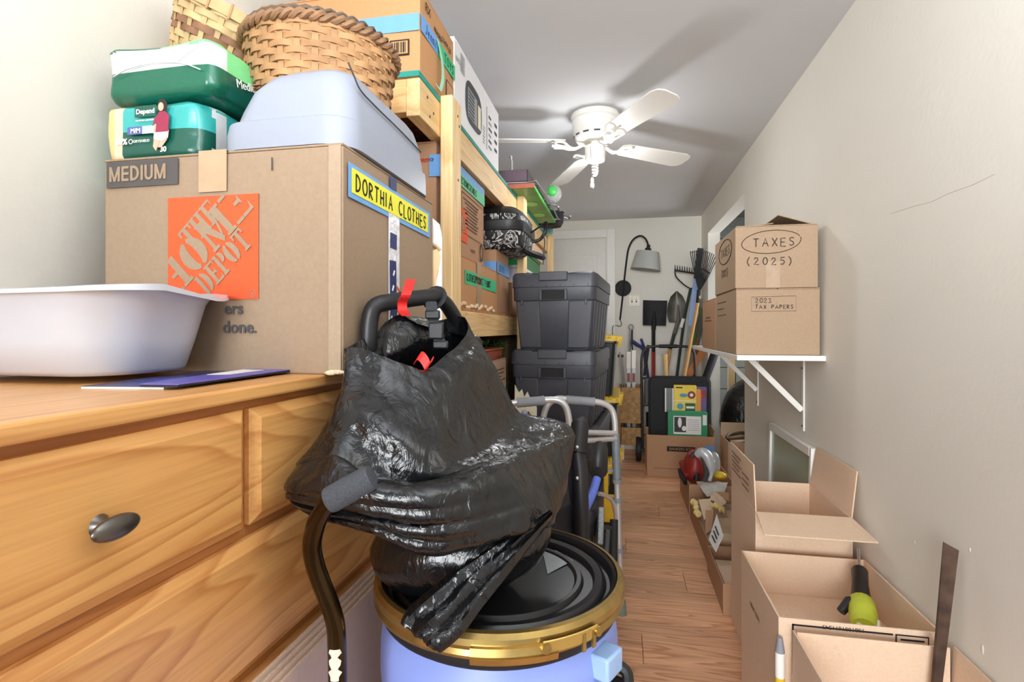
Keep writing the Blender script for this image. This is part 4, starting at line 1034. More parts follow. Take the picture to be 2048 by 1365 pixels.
for i, lab in enumerate(('charcoal tote on the floor at the bottom of the stack, behind the walker', 'charcoal tote second from the floor, hidden behind the walker', 'charcoal tote with a torn white paper on its end, just behind the walker grips', 'topmost charcoal tote of the stack beside the white door')):
    tt = tote('storage_tote', lab, (-.275 + .004 * (i % 2), ty - (.004 if i == 2 else 0), .002 + i * (th_ + .001)), R(-4), .395, .68, th_ - .009 if False else th_ - .002, M_tote, M_tote, 'stacked charcoal totes')
    if i == 2:
        z = .002 + i * (th_ + .001)
        pr = random.Random(2)
        px_ = [(0, 0), (.105, 0), (.105, .05), (.098, .085), (.08, .1), (.075, .093), (.06, .125), (.045, .1), (.035, .135), (.02, .12), (0, .155)]
        MB().prism([(a - .175, b + .04) for a, b in px_], (0, -.345, 0), (1, 0, 0), (0, .06, 1), (0, -1, 0), .001).build('torn_label', mat('torn paper', (226, 220, 196), .8, var=.08, scale=50), tt, local=True)
        MB().bar((-.11, -.352, .075), (-.09, -.352, .045), .01, .002, (0, 1, 0)).build('label_print', M_ink2, tt, local=True)
        rows = []
        for a in range(10):
            rows.append([Vector((.10 + .1 * a / 9 + .004 * noise.noise(Vector((a, b, 1.0))), -.33 + .02 * b, th_ + .004 + .01 * noise.noise(Vector((a * .9, b * .8, 3.3))))) for b in range(12)])
        MB().grid(rows).build('stretch_film', mat('stretch film', (120, 124, 132), .2, alpha=.45), tt, local=True, solid=.0005)
def yellow_tote(label, loc, group):
    t = thing('lidded_tote', label, 'tote', loc, group)
    h, hw, hd_ = .37, .215, .30
    MB().grid(loft([(0, 0, hw * .84, hd_ * .86, .03, 0), (0, 0, hw * .95, hd_ * .95, .03, h * .86), (0, 0, hw * .99, hd_ * .98, .03, h * .87), (0, 0, hw * .99, hd_ * .98, .03, h * .9)]), True, True).build('body', M_toted, t, local=True)
    l = MB().grid(loft([(0, 0, hw * 1.02, hd_ * 1.02, .03, h * .9), (0, 0, hw * 1.02, hd_ * 1.02, .03, h * .965), (0, 0, hw, hd_, .03, h * .985), (0, 0, hw * .8, hd_ * .85, .03, h * .99)]), True, True).build('lid', M_yel, t, local=True)
    for k in range(4): MB().box(hw * .3 + k * .03, hw * .3 + k * .03 + .016, -hd_ * 1.04, -hd_ * .9, h * .955, h * .993).build('lid_rib', M_yel, l, local=True, bevel=.003)
    MB().grid(loft([(hw * .98, -.0, .018, .07, .008, h * .78), (hw * 1.05, 0, .018, .07, .008, h * .97)], 3), True, True).build('latch', M_yel, t, local=True)
    return t
yellow_tote('dark tote with yellow lid behind the charcoal totes, on the floor', (-.22, 3.62, .002), 'dark totes with yellow lids')
yellow_tote('dark tote with yellow lid in the middle of its stack behind the charcoal totes', (-.22, 3.62, .375), 'dark totes with yellow lids')
yellow_tote('dark tote with yellow lid, topmost of its stack just below the wall lamp cord', (-.225, 3.62, .748), 'dark totes with yellow lids')

# ---------------------------------------------------------------- blue drum
DS = .888
dcx, dcy, zr = -.205, .917, .72
dm = thing('plastic_drum', 'blue plastic drum with a black lid and brassy clamp ring in the aisle', 'drum', (dcx, dcy, 0))
o0 = (dcx, dcy, 0)
MB().lathe([(0.0000, .001), (0.1687, .001), (0.1847, .02), (0.1900, .06), (0.1954, .2), (0.1980, .40), (0.1985, .55), (0.2002, .575), (0.2020, .595), (0.2011, .64), (0.1971, .665), (0.1883, .676), (0.1865, .69), (0.0000, .69)], o0, 72).build('body', M_bluedrum, dm, smooth=50)
MB().lathe([(0.1887, .675), (0.1994, .683), (0.2011, .69), (0.2011, .70), (0.1883, .70)], o0, 72, ring=True).build('gasket', M_blackr, dm)
MB().lathe([(0.0000, .722), (0.0888, .7215), (0.1288, .7205), (0.1332, .7265), (0.1403, .7265), (0.1447, .7195), (0.1598, .7195), (0.1634, .729), (0.1749, .731), (0.1803, .7265), (0.1829, .72), (0.1883, .7205), (0.1936, .735), (0.1989, .738), (0.2034, .733), (0.2034, .70), (0.1776, .70)], o0, 96).build('lid', mat('black lid plastic', (26, 26, 29), .33, var=.12, scale=40), dm, smooth=35)
MB().lathe([(0.2029, .702), (0.2109, .703), (0.2127, .708), (0.2100, .715), (0.2136, .722), (0.2127, .731), (0.2078, .7375), (0.2011, .739), (0.2029, .73)], o0, 96, ring=True).build('clamp_ring', M_brass, dm, smooth=30)
def rp(a, rad, z): rad = rad * DS; return Vector((dcx + rad * math.cos(R(a)), dcy + rad * math.sin(R(a)), z))
rows = [[rp(a, rr_, z) for rr_, z in ((.238, .700), (.2455, .701), (.2475, .709), (.2445, .7105), (.2475, .713), (.2455, .722), (.2385, .7225))] for a in range(-88, -54, 2)]
MB().grid(rows).build('clamp_lever', M_brass, dm, solid=.002)
rows = [[rp(a, .2465, .712), rp(a, .2475, .727), rp(a, .2465, .7275)] for a in range(-62, -36, 2)]
MB().grid(rows).build('clamp_lever', mat('brass light', (206, 178, 104), .3, .85), dm, solid=.003)
for a in (-61, -38): MB().cyl(rp(a, .2455, .7195), rp(a, .2525, .7195), .007, n=14).build('rivet', M_brass, dm)
for a in (-45, -40): MB().bar(rp(a, .2475, .699), rp(a, .2475, .724), .006, .004, rp(a, 1, 0) - rp(a, 0, 0)).build('clamp_hook', M_brass, dm)
q = [at(1085, 1103, Z=.7225), at(1112, 1102, Z=.7225), at(1146, 1122, Z=.7225), at(1095, 1149, Z=.7225)]
MB().hexa(q + [p + Vector((0, 0, .0006)) for p in q]).build('lid_sticker', mat('clear sticker', (150, 154, 158), .25, var=.06), dm)
# moulded carry handle and strap at the drum side
hl = rp(-27, .222, .655)
Mh = Matrix.Translation(hl) @ Matrix.Rotation(R(-27), 4, 'Z')
MB().box(-.006, .026, -.024, .024, -.022, .014, Mh).build('side_lug', mat('pale blue lug', (158, 190, 236), .4), dm, bevel=.004)
mb = MB().tube([Mh @ Vector(p) for p in smooth_path([(.012, .026, -.02), (.03, .03, -.03), (.036, .01, -.06), (.03, -.02, -.09), (.012, -.03, -.10)], 5)], .009, 8); mb.build('strap', M_blackr, dm)
MB().box(.004, .03, -.02, .03, -.075, -.035, Mh).build('buckle', M_blackr, dm, bevel=.006)

# ---------------------------------------------------------------- flattened cartons against the dresser
for k in range(4):
    x0 = -.4745 + .0062 * k
    t = thing('cardboard_sheet', ['flattened tan cardboard sheet, nearest the dresser front of four', 'flattened cardboard sheet, second from the dresser of four', 'flattened cardboard sheet, third from the dresser of four', 'flattened cardboard sheet, outermost of four by the blue drum'][k], 'cardboard', (x0, .66, 0), 'flattened sheets against the dresser')
    zt = .688 - .006 * k; ya, yb = .30 + .004 * k, .985 - .006 * (k % 2)
    M_sh = mat('sheet cardboard', (214, 186, 166), .8, var=.03, scale=60)
    MB().box(x0, x0 + .0012, ya, yb, .001, zt).build('liner', M_sh, t)
    MB().box(x0 + .0012, x0 + .0038, ya + .001, yb - .001, .001, zt - .0012).build('fluting', M_flute, t)
    MB().box(x0 + .0038, x0 + .005, ya, yb, .001, zt).build('liner', M_sh, t)

# ---------------------------------------------------------------- offset cane
cn = thing('walking_cane', 'bronze offset walking cane with grey foam grip leaning by the dresser drawers', 'cane', (-.40, .66, 0))
dz = .72
cp_ = [at(672, 1400, d=.735)]
path = [at(742, 957, d=.70), at(700, 978, d=.698), at(664, 998, d=.70), at(646, 1022, d=.705), at(632, 1050, d=.71), at(624, 1090, d=.715), at(630, 1130, d=.72), at(644, 1170, d=.725), at(660, 1210, d=.73), at(671, 1250, d=.733), at(674, 1300, d=.735), at(675, 1365, d=.737)]
e = path[-1]; foot = Vector((e.x, e.y + .004, .03))
sp = smooth_path(path, 5) + [foot]
MB().tube(sp, .0125, 14).build('shaft', M_bronze, cn)
g0, g1 = at(656, 1003, d=.70), at(747, 954, d=.70)
gd = (g1 - g0)
MB().tube([g0 - gd * .0, g0 + gd * .02, g0 + gd * .1, g0 + gd * .9, g0 + gd * .98, g1], [.0135, .0165, .0178, .0178, .0165, .012], 18).build('grip', M_foam, cn)
MB().cyl(foot - Vector((0, 0, .03)), foot + Vector((0, 0, .02)), .017, .0145).build('rubber_tip', M_blackr, cn)
s0, s1 = at(675, 1290, d=.735), at(675, 1352, d=.7365)
rows = []
for k in range(9):
    p = s0.lerp(s1, k / 8); ww = .55 + .25 * math.sin(k * 2.3)
    rows.append([p + Vector((.0129 * math.sin(a * ww + .2), -.0129 * math.cos(a * ww + .2), 0)) for a in [-1 + 2 * i / 8 for i in range(9)]])
MB().grid(rows).build('worn_sticker', mat('worn sticker', (214, 212, 196), .5, var=.1, scale=120), cn, solid=.0006)
# ---------------------------------------------------------------- black bag draped over the folded cart
m = bpy.data.materials.new('black bin liner'); m.use_nodes = True; nt = m.node_tree; N = nt.nodes; L = nt.links; p = N['Principled BSDF']
p.inputs['Base Color'].default_value = srgb((15, 16, 18)); p.inputs['Roughness'].default_value = .2; p.inputs['Coat Weight'].default_value = .25; p.inputs['Coat Roughness'].default_value = .22
tc = N.new('ShaderNodeTexCoord'); mp = N.new('ShaderNodeMapping'); mp.inputs['Scale'].default_value = (1, 1, .55); mp.inputs['Rotation'].default_value = (0, R(25), 0)
L.new(tc.outputs['Object'], mp.inputs[0])
n1 = N.new('ShaderNodeTexNoise'); n1.inputs['Scale'].default_value = 26; n1.inputs['Detail'].default_value = 5; n1.inputs['Distortion'].default_value = 1.2; L.new(mp.outputs[0], n1.inputs['Vector'])
v1 = N.new('ShaderNodeTexVoronoi'); v1.feature = 'DISTANCE_TO_EDGE'; v1.inputs['Scale'].default_value = 17; 
va = N.new('ShaderNodeVectorMath'); sc = N.new('ShaderNodeVectorMath'); sc.operation = 'SCALE'; sc.inputs['Scale'].default_value = .06
L.new(n1.outputs['Color'], sc.inputs[0]); L.new(mp.outputs[0], va.inputs[0]); L.new(sc.outputs[0], va.inputs[1]); L.new(va.outputs[0], v1.inputs['Vector'])
ad = N.new('ShaderNodeMath'); ad.operation = 'MULTIPLY_ADD'; ad.inputs[1].default_value = .35; L.new(v1.outputs['Distance'], ad.inputs[0]); L.new(n1.outputs[0], ad.inputs[2])
b = N.new('ShaderNodeBump'); b.inputs['Strength'].default_value = .6; b.inputs['Distance'].default_value = .012; L.new(ad.outputs[0], b.inputs['Height']); L.new(b.outputs[0], p.inputs['Normal']); L.new(b.outputs[0], p.inputs['Coat Normal'])
M_bag = m
def dense(rows, nu, nv, closed_u):
    rows = [smooth_path(r, nu, closed_u) for r in rows]
    cols = [smooth_path([r[j] for r in rows], nv) for j in range(len(rows[0]))]
    return [[c[i] for c in cols] for i in range(len(cols[0]))]
def ridge(q, s):
    v = noise.noise(q * s); return 1 - 2 * abs(v)
def wrinkle(me, shift, amp, seed, stretch=(1, 1, 1)):
    bm = bmesh.new(); bm.from_mesh(me); bm.normal_update()
    for v in bm.verts:
        q = v.co + shift + Vector((seed, 0, 0)); q = Vector((q.x * stretch[0], q.y * stretch[1], q.z * stretch[2]))
        q += Vector((noise.noise(q * 6), noise.noise(q * 6 + Vector((5, 0, 0))), 0)) * .05
        v.co += v.normal * amp * (ridge(q, 9) * .9 + ridge(q, 21) * .45 + ridge(q, 48) * .2)
    bm.to_mesh(me); bm.free()
bag = thing('trash_bag', 'large glossy black plastic bag draped over the cart and slumped onto the drum lid', 'bag', (-.27, .95, .74))
ROWS = [
 [(698, 694, .87), (722, 697, .85), (766, 716, .845), (814, 733, .855), (850, 742, .875), (893, 712, .94), (930, 668, 1.0), (950, 672, 1.05)],
 [(700, 735, .85), (727, 755, .83), (788, 785, .82), (850, 795, .835), (900, 765, .885), (945, 715, .97), (966, 700, 1.05)],
 [(694, 782, .84), (722, 800, .795), (785, 832, .785), (850, 858, .795), (920, 845, .865), (980, 790, .98), (1002, 768, 1.07)],
 [(668, 838, .82), (712, 826, .775), (785, 872, .76), (870, 912, .775), (950, 905, .855), (1022, 852, 1.0), (1046, 838, 1.1)],
 [(636, 890, .80), (690, 872, .765), (772, 915, .757), (880, 948, .765), (985, 918, .85), (1080, 880, 1.02), (1128, 850, 1.16)],
 [(604, 932, .78), (664, 922, .735), (752, 965, .715), (868, 972, .722), (985, 930, .79), (1088, 896, .95), (1146, 874, 1.12)],
 [(582, 966, .765), (640, 978, .712), (748, 992, .695), (868, 995, .70), (985, 968, .755), (1080, 945, .87), (1140, 930, 1.08)],
 [(590, 992, .765), (652, 1018, .725), (760, 1040, .705), (870, 1052, .70), (980, 1030, .735), (1074, 1004, .81), (1120, 995, .97)],
 [(612, 1010, .775), (690, 1046, .74), (780, 1074, .715), (872, 1106, .71), (975, 1080, .735), (1050, 1058, .765), (1100, 1040, .83)],
 [(640, 1008, .80), (720, 1040, .77), (790, 1062, .75), (872, 1085, .75), (965, 1062, .77), (1040, 1045, .80), (1090, 1038, .86)],
]
ROWS[0] = ROWS[0][:7]
ROWS.insert(5, [(a, b_ - (0 if k < 2 else 5), c + (-.004, .006, .03, .042, .042, .038, .02)[k]) for k, (a, b_, c) in enumerate(ROWS[5])])
ROWS[5][0] = (606, 926, .781); ROWS[5][1] = (666, 914, .742)
rows = []
for i, rw in enumerate(ROWS):
    pts = [at(a, b_, d=c) for a, b_, c in rw]
    l, rr_ = pts[0], pts[-1]
    back = []
    for t, dep in ((.8, .10), (.5, .14), (.2, .10)):
        q = l.lerp(rr_, t) + Vector((.0, dep, .035 if i == 0 else .0)); back.append(q)
    back[-1].x = max(back[-1].x, -.435)
    rows.append(pts + back)
D = dense(rows, 13, 9, True)
NR = len(D)
for i in range(NR):
    g = i / (NR - 1)
    if g > .70:
        w = math.sin(PI * min(1, (g - .70) / .22)) if g < .92 else 0
        for j in range(len(D[i])):
            u = j / (6 * 13)
            if u <= 1: D[i][j] = D[i][j] + Vector((0, -.0048 * w * math.sin((g - .7) * 2 * PI * 19 + .8 * math.sin(u * 7)) * (.5 + .5 * math.cos((u - .1) * 3)), .001 * w * math.cos(u * 23)))
sh = Vector(bag.location)
mb = MB().grid(D, True)
me = mb.mesh('bag_body', sh, 75); wrinkle(me, sh, .0042, 1.3, (1.1, 1.1, .8)); me.materials.append(M_bag)
o = bpy.data.objects.new('bag_body', me); C.objects.link(o); o.parent = bag
d = o.modifiers.new('solid', 'SOLIDIFY'); d.thickness = .0012; d.offset = 0
# lower lobe lying on the drum lid
c = at(922, 1128, d=.905)
mb = MB(); mb.ball((0, 0, 0), (.14, .12, .085), 26)
for v in mb.v:
    v.x += .02 * math.sin(v.z * 20)
    if v.z < -.055: v.z = -.055 + (v.z + .055) * .1
mb.v = [v + Vector((c.x, c.y, .800)) for v in mb.v]
me = mb.mesh('bag_lobe', sh, 75); wrinkle(me, sh, .0065, 4.1); me.materials.append(M_bag)
o = bpy.data.objects.new('bag_lobe', me); C.objects.link(o); o.parent = bag
# crumpled ridge above the hem
mb = MB()
# pleated gathered tail from the right tip of the hem down to the clamp ring
SP = smooth_path([at(1100, 1036, d=.815), at(1050, 1078, d=.785), at(985, 1138, d=.762), at(925, 1192, d=.745), at(885, 1232, d=.73), at(850, 1262, d=.7185), at(842, 1272, d=.716)], 6)
WD = smooth_path([Vector((w, 0, 0)) for w in (.010, .028, .048, .066, .074, .072, .060)], 6)
rows = []
viewn = Vector((.12, -.75, .65)).normalized()
for k, pnt in enumerate(SP):
    t = (SP[min(k + 1, len(SP) - 1)] - SP[max(k - 1, 0)]).normalized()
    sd_ = t.cross(viewn).normalized(); nn = sd_.cross(t).normalized(); w = WD[k].x / 2; row = []
    for j in range(36):
        g = 2 * PI * j / 36; x = math.cos(g)
        hgt = .010 * math.sin(g) * (1.0 + .2 * (k / len(SP)))
        if math.sin(g) > 0: hgt += (.0045 * math.cos(x * 9 + .6 * math.sin(k * .35)) + .002 * math.cos(x * 21 + k * .2)) * math.sin(g)
        row.append(pnt + sd_ * x * w + nn * (hgt + .006))
    rows.append(row)
me = MB().grid(rows, True, True).mesh('bag_tail', sh, 70); wrinkle(me, sh, .0006, 8.0); me.materials.append(M_bag)
o = bpy.data.objects.new('bag_tail', me); C.objects.link(o); o.parent = bag
# dark bundle inside the open mouth
cI = at(842, 690, d=.975)
prof = [(752, 742), (750, 690), (764, 655), (800, 632), (822, 640), (838, 648), (858, 655), (880, 668), (905, 668), (928, 678), (925, 720), (870, 745)]
f3 = [at(a, b_, d=.93 + .0008 * (a - 750)) for a, b_ in prof]
k3 = [v + Vector((.01, .09, -.005)) for v in f3]
cf = sum(f3, Vector()) / len(f3) + Vector((0, -.022, 0)); cb_ = sum(k3, Vector()) / len(k3) + Vector((0, .02, 0))
rr1 = [[cf.lerp(v, t) + Vector((0, .02 * t * t, 0)) for v in f3] for t in (.02, .35, .7, .92)] + [f3, k3, [cb_.lerp(v, .5) for v in k3], [cb_.lerp(v, .02) for v in k3]]
rr1 = [smooth_path(q, 5, True) for q in rr1]
me = MB().grid(rr1, True, True).mesh('inner_bundle', sh, 70); wrinkle(me, sh, .004, 2.2); me.materials.append(M_bag)
o = bpy.data.objects.new('inner_bundle', me); C.objects.link(o); o.parent = bag
def ribbon(pts, w, side): return [[p - Vector(side) * w / 2, p + Vector(side) * w / 2] for p in smooth_path(pts, 5)]
MB().grid(ribbon([at(813, 632, d=.935), at(806, 622, d=.93), at(805, 605, d=.925), at(812, 590, d=.905), at(818, 572, d=.93), at(822, 560, d=.95)], .017, (.9, .3, 0))).build('drawstring', M_red, bag, solid=.002)
MB().grid(ribbon([at(832, 722, d=.90), at(840, 712, d=.885), at(850, 722, d=.88), at(856, 733, d=.88), at(862, 722, d=.895)], .016, (.5, .2, .85))).build('drawstring', M_red, bag, solid=.002)

ct = thing('folding_cart', 'black tubular cart handle with a buckle strap rising out of the black bag', 'cart', (-.34, 1.35, 0))
hp = [at(738, 745, d=.945), at(737, 690, d=.93), at(740, 640, d=.93), at(752, 612, d=.935), at(790, 603, d=.96), at(850, 595, d=1.01), at(876, 594, d=1.04), at(900, 620, d=1.08), at(925, 668, d=1.12), at(940, 712, d=1.15)]
MB().tube(smooth_path(hp, 7), .0148, 14).build('push_handle', M_black, ct)
for (a, b_), xx in (((hp[0].x, hp[0].y), -.425), ((hp[-1].x, hp[-1].y), -.28)):
    z = .95 if xx < -.4 else 1.06
    MB().tube([Vector((a, b_, z + .02)), Vector((xx, 1.28, .8)), Vector((xx, 1.36, .12))], .011, 10).build('frame_tube', M_black, ct)
    MB().lathe([(.03, -.012), (.085, -.014), (.09, 0), (.085, .014), (.03, .012)], (xx, 1.36, .093), 28, Matrix.Rotation(PI / 2, 4, 'Y')).build('wheel', M_blackr, ct)
MB().cyl((-.43, 1.36, .093), (-.275, 1.36, .093), .008).build('axle', M_chrome, ct)
MB().box(-.43, -.275, 1.34, 1.56, .03, .045).build('toe_plate', M_black, ct, bevel=.004)
mb = MB().tube([at(869, 596, d=1.03) + Vector((.019 * math.cos(a), .019 * math.sin(a) * .6, .019 * math.sin(a))) for a in [i * PI / 8 for i in range(16)]], .006, 6, closed=True, flat=.4)
mb.build('strap_loop', M_blackr, ct)
for k in range(3): pass
MB().grid(ribbon([at(862, 604, d=1.0), at(864, 625, d=.99), at(868, 648, d=.975), at(874, 668, d=.965), at(884, 694, d=.96)], .021, (.95, .25, 0))).build('strap', mat('black webbing', (52, 54, 58), .8, var=.15, scale=200, bump=.2), ct, solid=.003)
for (a, b_, dd, hh) in ((866, 630, .978, .016), (873, 662, .96, .03), (882, 690, .953, .014)):
    c = at(a, b_, d=dd); MB().box(c.x - .014, c.x + .014, c.y - .006, c.y + .002, c.z - hh / 2, c.z + hh / 2).build('buckle', M_black, ct, bevel=.003)

# ---------------------------------------------------------------- folded wheelchair
wc = thing('wheelchair', 'folded wheelchair with black armrests and a blue frame tube behind the drum', 'wheelchair', (-.12, 1.5, 0))
MB().tube([at(1166, 842, d=1.5), at(1160, 850, d=1.46), at(1155, 905, d=1.44)], [.012, .024, .025], 14).build('handle_grip', M_blackr, wc)
MB().tube([at(1155, 905, d=1.45), at(1160, 940, d=1.44), at(1164, 1100, d=1.43)], .021, 12).build('back_post', M_black, wc)
for py in (895, 957): MB().ball(at(1154, py, d=1.418), .006, 6).build('bolt', M_chrome, wc)
MB().tube([at(1200, 892, d=1.92), at(1199, 900, d=1.88), at(1196, 940, d=1.72), at(1195, 948, d=1.69)], [.018, .03, .031, .022], 14).build('armrest_pad', M_black, wc)
MB().tube(smooth_path([at(1194, 958, d=1.62), at(1186, 985, d=1.58), at(1172, 1015, d=1.52), at(1162, 1032, d=1.50), at(1160, 1068, d=1.48), at(1156, 1120, d=1.47)], 5), .0125, 12).build('blue_frame_tube', M_blue, wc)
q = [at(1040, 865, d=1.42), at(1150, 860, d=1.46), at(1165, 1080, d=1.46), at(1050, 1110, d=1.40)]
M_blkf = mat('black nylon cloth', (26, 27, 32), .65, var=.12, bump=.1, bscale=30)
MB().quadslab(q, .012).build('seat_cloth', M_blkf, wc, bevel=.004)
MB().quadslab([at(1112, 985, d=1.395), at(1136, 968, d=1.40), at(1142, 1010, d=1.40), at(1108, 1030, d=1.395)], .008).build('side_pocket', M_blkf, wc, bevel=.003)
MB().bar(at(1203, 1015, d=1.5), at(1200, 1090, d=1.45), .016, .01, (0, 1, 0)).build('brake_plate', mat('speckled grey metal', (132, 136, 138), .5, .4, var=.3, scale=200), wc, bevel=.003)
MB().bar(at(1216, 1060, d=1.55), at(1212, 1115, d=1.5), .016, .012, (0, 1, 0)).build('brake_lever', M_black, wc, bevel=.003)
MB().tube([at(1228, 1040, d=1.72), at(1226, 1140, d=1.66), at(1226, 1220, d=1.62)], .013, 10).build('leg_tube', M_blackm, wc)
MB().cyl(at(1205, 1057, d=1.6), at(1222, 1057, d=1.62), .006).build('axle_pin', M_black, wc)
for x in (-.15,):
    pts = [Vector((x, 1.62 + .26 * math.cos(a), .275 + .26 * math.sin(a))) for a in [i * PI / 28 for i in range(56)]]
    MB().tube(pts, .014, 8, closed=True).build('tyre', M_blackr, wc)
    pts = [Vector((x + .035, 1.62 + .23 * math.cos(a), .275 + .23 * math.sin(a))) for a in [i * PI / 28 for i in range(56)]]
    MB().tube(pts, .007, 8, closed=True).build('hand_rim', M_chrome, wc)
    for k in range(8):
        a = k * PI / 8
        MB().tube([(x, 1.62 + .25 * math.cos(a), .275 + .25 * math.sin(a)), (x, 1.62 - .25 * math.cos(a), .275 - .25 * math.sin(a))], .0016, 5).build('spoke', M_chrome, wc)
yp = thing('step_stool', 'yellow plastic slotted piece standing on a black case behind the walker leg', 'stool', (-.03, 2.3, .318))
x0, x1 = at(1207, 1000, d=2.32).x, at(1239, 1000, d=2.32).x
yy = at(1224, 1000, d=2.32).y
zt, zb = at(1224, 945, d=2.32).z, 0.318
MB().box(x0, x1, yy, yy + .02, zb, zt - .1).build('panel', M_yel, yp, bevel=.005)
MB().box(x0, x0 + .02, yy, yy + .02, zt - .1, zt).build('side_rail', M_yel, yp, bevel=.004)
MB().box(x1 - .022, x1, yy, yy + .02, zt - .1, zt).build('side_rail', M_yel, yp, bevel=.004)
MB().box(x0, x1, yy, yy + .02, zt - .01, zt + .03).build('top_rail', M_yel, yp, bevel=.004)

bk = thing('equipment_case', 'black plastic case standing on the floor between the wheelchair and walker leg', 'case', (-.04, 2.15, 0))
MB().box(x0 - .03, x1 + .004, yy - .02, yy + .1, .001, .29).build('body', M_black, bk, bevel=.01)
MB().box(x0 - .034, x1 + .006, yy - .024, yy + .104, .29, .317).build('lid', M_black, bk, bevel=.006)

# ---------------------------------------------------------------- aluminium walker
wk = thing('folding_walker', 'silver aluminium walking frame with grey hand grips and grey leg sleeves', 'walker', (-.2, 2.1, 0))
TR = .0125
foot = at(1243, 1214, Z=.03)
pr = smooth_path([at(1231, 880, d=2.17), at(1229, 840, d=2.17), at(1222, 818, d=2.17), at(1205, 807, d=2.16), at(1180, 803, d=2.15), at(1140, 800, d=2.13), at(1115, 798, d=2.12), at(1098, 808, d=2.11), at(1088, 830, d=2.11), at(1084, 868, d=2.11)], 6)
MB().tube([foot] + [foot.lerp(pr[0], .5)] + pr + [Vector((pr[-1].x + .01, pr[-1].y, .03))], TR, 12).build('side_frame', M_alu, wk)
pl_ = smooth_path([at(1003, 850, d=1.98), at(1003, 830, d=1.98), at(1010, 815, d=1.98), at(1026, 807, d=1.98), at(1060, 804, d=1.99), at(1100, 800, d=2.0), at(1122, 804, d=2.0), at(1134, 820, d=2.0), at(1139, 850, d=2.0)], 6)
MB().tube([Vector((pl_[0].x, pl_[0].y, .03))] + pl_ + [Vector((pl_[-1].x + .01, pl_[-1].y, .03))], TR, 12).build('side_frame', M_alu, wk)
MB().tube([at(1133, 800.5, d=2.128), at(1138, 800.5, d=2.128), at(1184, 804, d=2.15), at(1189, 804.5, d=2.15)], [.019, .0175, .0175, .019], 14).build('hand_grip', M_grip, wk)
MB().tube([at(1034, 806, d=1.985), at(1038, 806, d=1.985), at(1083, 802, d=1.995), at(1088, 801.5, d=1.997)], [.019, .0175, .0175, .019], 14).build('hand_grip', M_grip, wk)
for p0, p1 in (((1085, 845, 2.11), (1140, 853, 2.1)), ((1140, 864, 2.05), (1231, 867, 2.16)), ((1142, 884, 2.05), (1231, 878, 2.16)), ((1060, 868, 1.99), (1140, 852, 2.0))):
    MB().cyl(at(p0[0], p0[1], d=p0[2]), at(p1[0], p1[1], d=p1[2]), .0105, n=10).build('cross_bar', M_alu, wk)
MB().tube(smooth_path([at(1198, 988, d=2.1), at(1215, 994, d=2.13), at(1228, 1010, d=2.16), at(1234, 1045, d=2.18)], 5), .0085, 8).build('side_brace', M_alu, wk)
leg = lambda t: foot.lerp(pr[0], t)
t_of = lambda py: (1214 - py) / (1214 - 880)
MB().tube([leg(t_of(957)), leg(t_of(870))], .0165, 12).build('leg_sleeve', mat('grey blue sleeve', (140, 152, 162), .4, .3), wk)
for py in (962, 1000, 1100): MB().tube([leg(t_of(py + 4)), leg(t_of(py - 4))], .018, 12).build('leg_collar', M_grip, wk)
MB().bar(leg(t_of(943)) + Vector((-.06, 0, .004)), leg(t_of(943)), .012, .012).build('fold_latch', M_grip, wk, bevel=.003)
MB().cyl((foot.x, foot.y, .0), (foot.x, foot.y, .055), .021, .0165, 14).build('rubber_foot', mat('grey green rubber', (120, 136, 130), .7), wk)
for q in (pr[-1] + Vector((.01, 0, 0)), pl_[0], pl_[-1] + Vector((.01, 0, 0))): MB().cyl((q.x, q.y, .0), (q.x, q.y, .055), .021, .0165, 14).build('rubber_foot', MATS['grey green rubber'], wk)
MB().tube([at(1066, 858, d=1.95), at(1080, 866, d=1.95), at(1094, 870, d=1.95)], .005, 6).build('spring_clip', M_chrome, wk)
rt = thing('reacher_tool', 'blue handled reacher tool with a pale cap poking up behind the black bag', 'tool', (-.33, 1.75, 0))
a, b_ = at(1050, 833, d=1.8), at(1040, 872, d=1.76)
MB().tube([a, a.lerp(b_, .1), b_], [.022, .028, .024], 14).build('grip', M_blue, rt)
MB().ball(a + Vector((0, -.012, .012)), .011, 8).build('cap', M_grip, rt)
MB().tube([b_, Vector((b_.x, b_.y + .02, .012))], .011, 10).build('shaft', M_alu, rt)
ps = thing('walking_stick', 'thin black stick with a white band beside the blue reacher handle', 'stick', (-.4, 1.75, 0))
a, b_ = at(1040, 828, d=1.86), at(1031, 862, d=1.84)
MB().tube([a, b_], .007, 8).build('tip', M_blackm, ps)
MB().tube([b_, Vector((b_.x - .01, b_.y, .012))], .007, 8).build('shaft', M_paper, ps)

# ---------------------------------------------------------------- ceiling fan
fx, fy = -.122, 2.72
fan = thing('ceiling_fan', 'white four bladed hugger ceiling fan with a bare bulb and pull chain', 'fan', (fx, fy, ZC))
o0 = (fx, fy, 0)
MB().lathe([(.0, 2.219), (.118, 2.219), (.121, 2.212), (.119, 2.195), (.112, 2.188), (.114, 2.182), (.113, 2.14), (.104, 2.118), (.098, 2.098), (.09, 2.088), (.05, 2.086), (.0, 2.086)], o0, 48).build('motor_housing', M_fan, fan, smooth=35)
for k in range(12):
    a0 = k * 30
    rows = [[Vector((fx + (.1052) * math.cos(R(a)), fy + .1052 * math.sin(R(a)), z)) for z in (2.107, 2.114)] for a in range(a0, a0 + 20, 4)]
    MB().grid(rows).build('vent_slot', M_slot, fan, solid=.002)
MB().lathe([(.0, 2.088), (.022, 2.088), (.022, 2.07), (.046, 2.066), (.05, 2.058), (.05, 2.0), (.046, 1.99), (.036, 1.99), (.034, 2.02), (.0, 2.02)], o0, 32).build('light_kit', M_fan, fan, smooth=35)
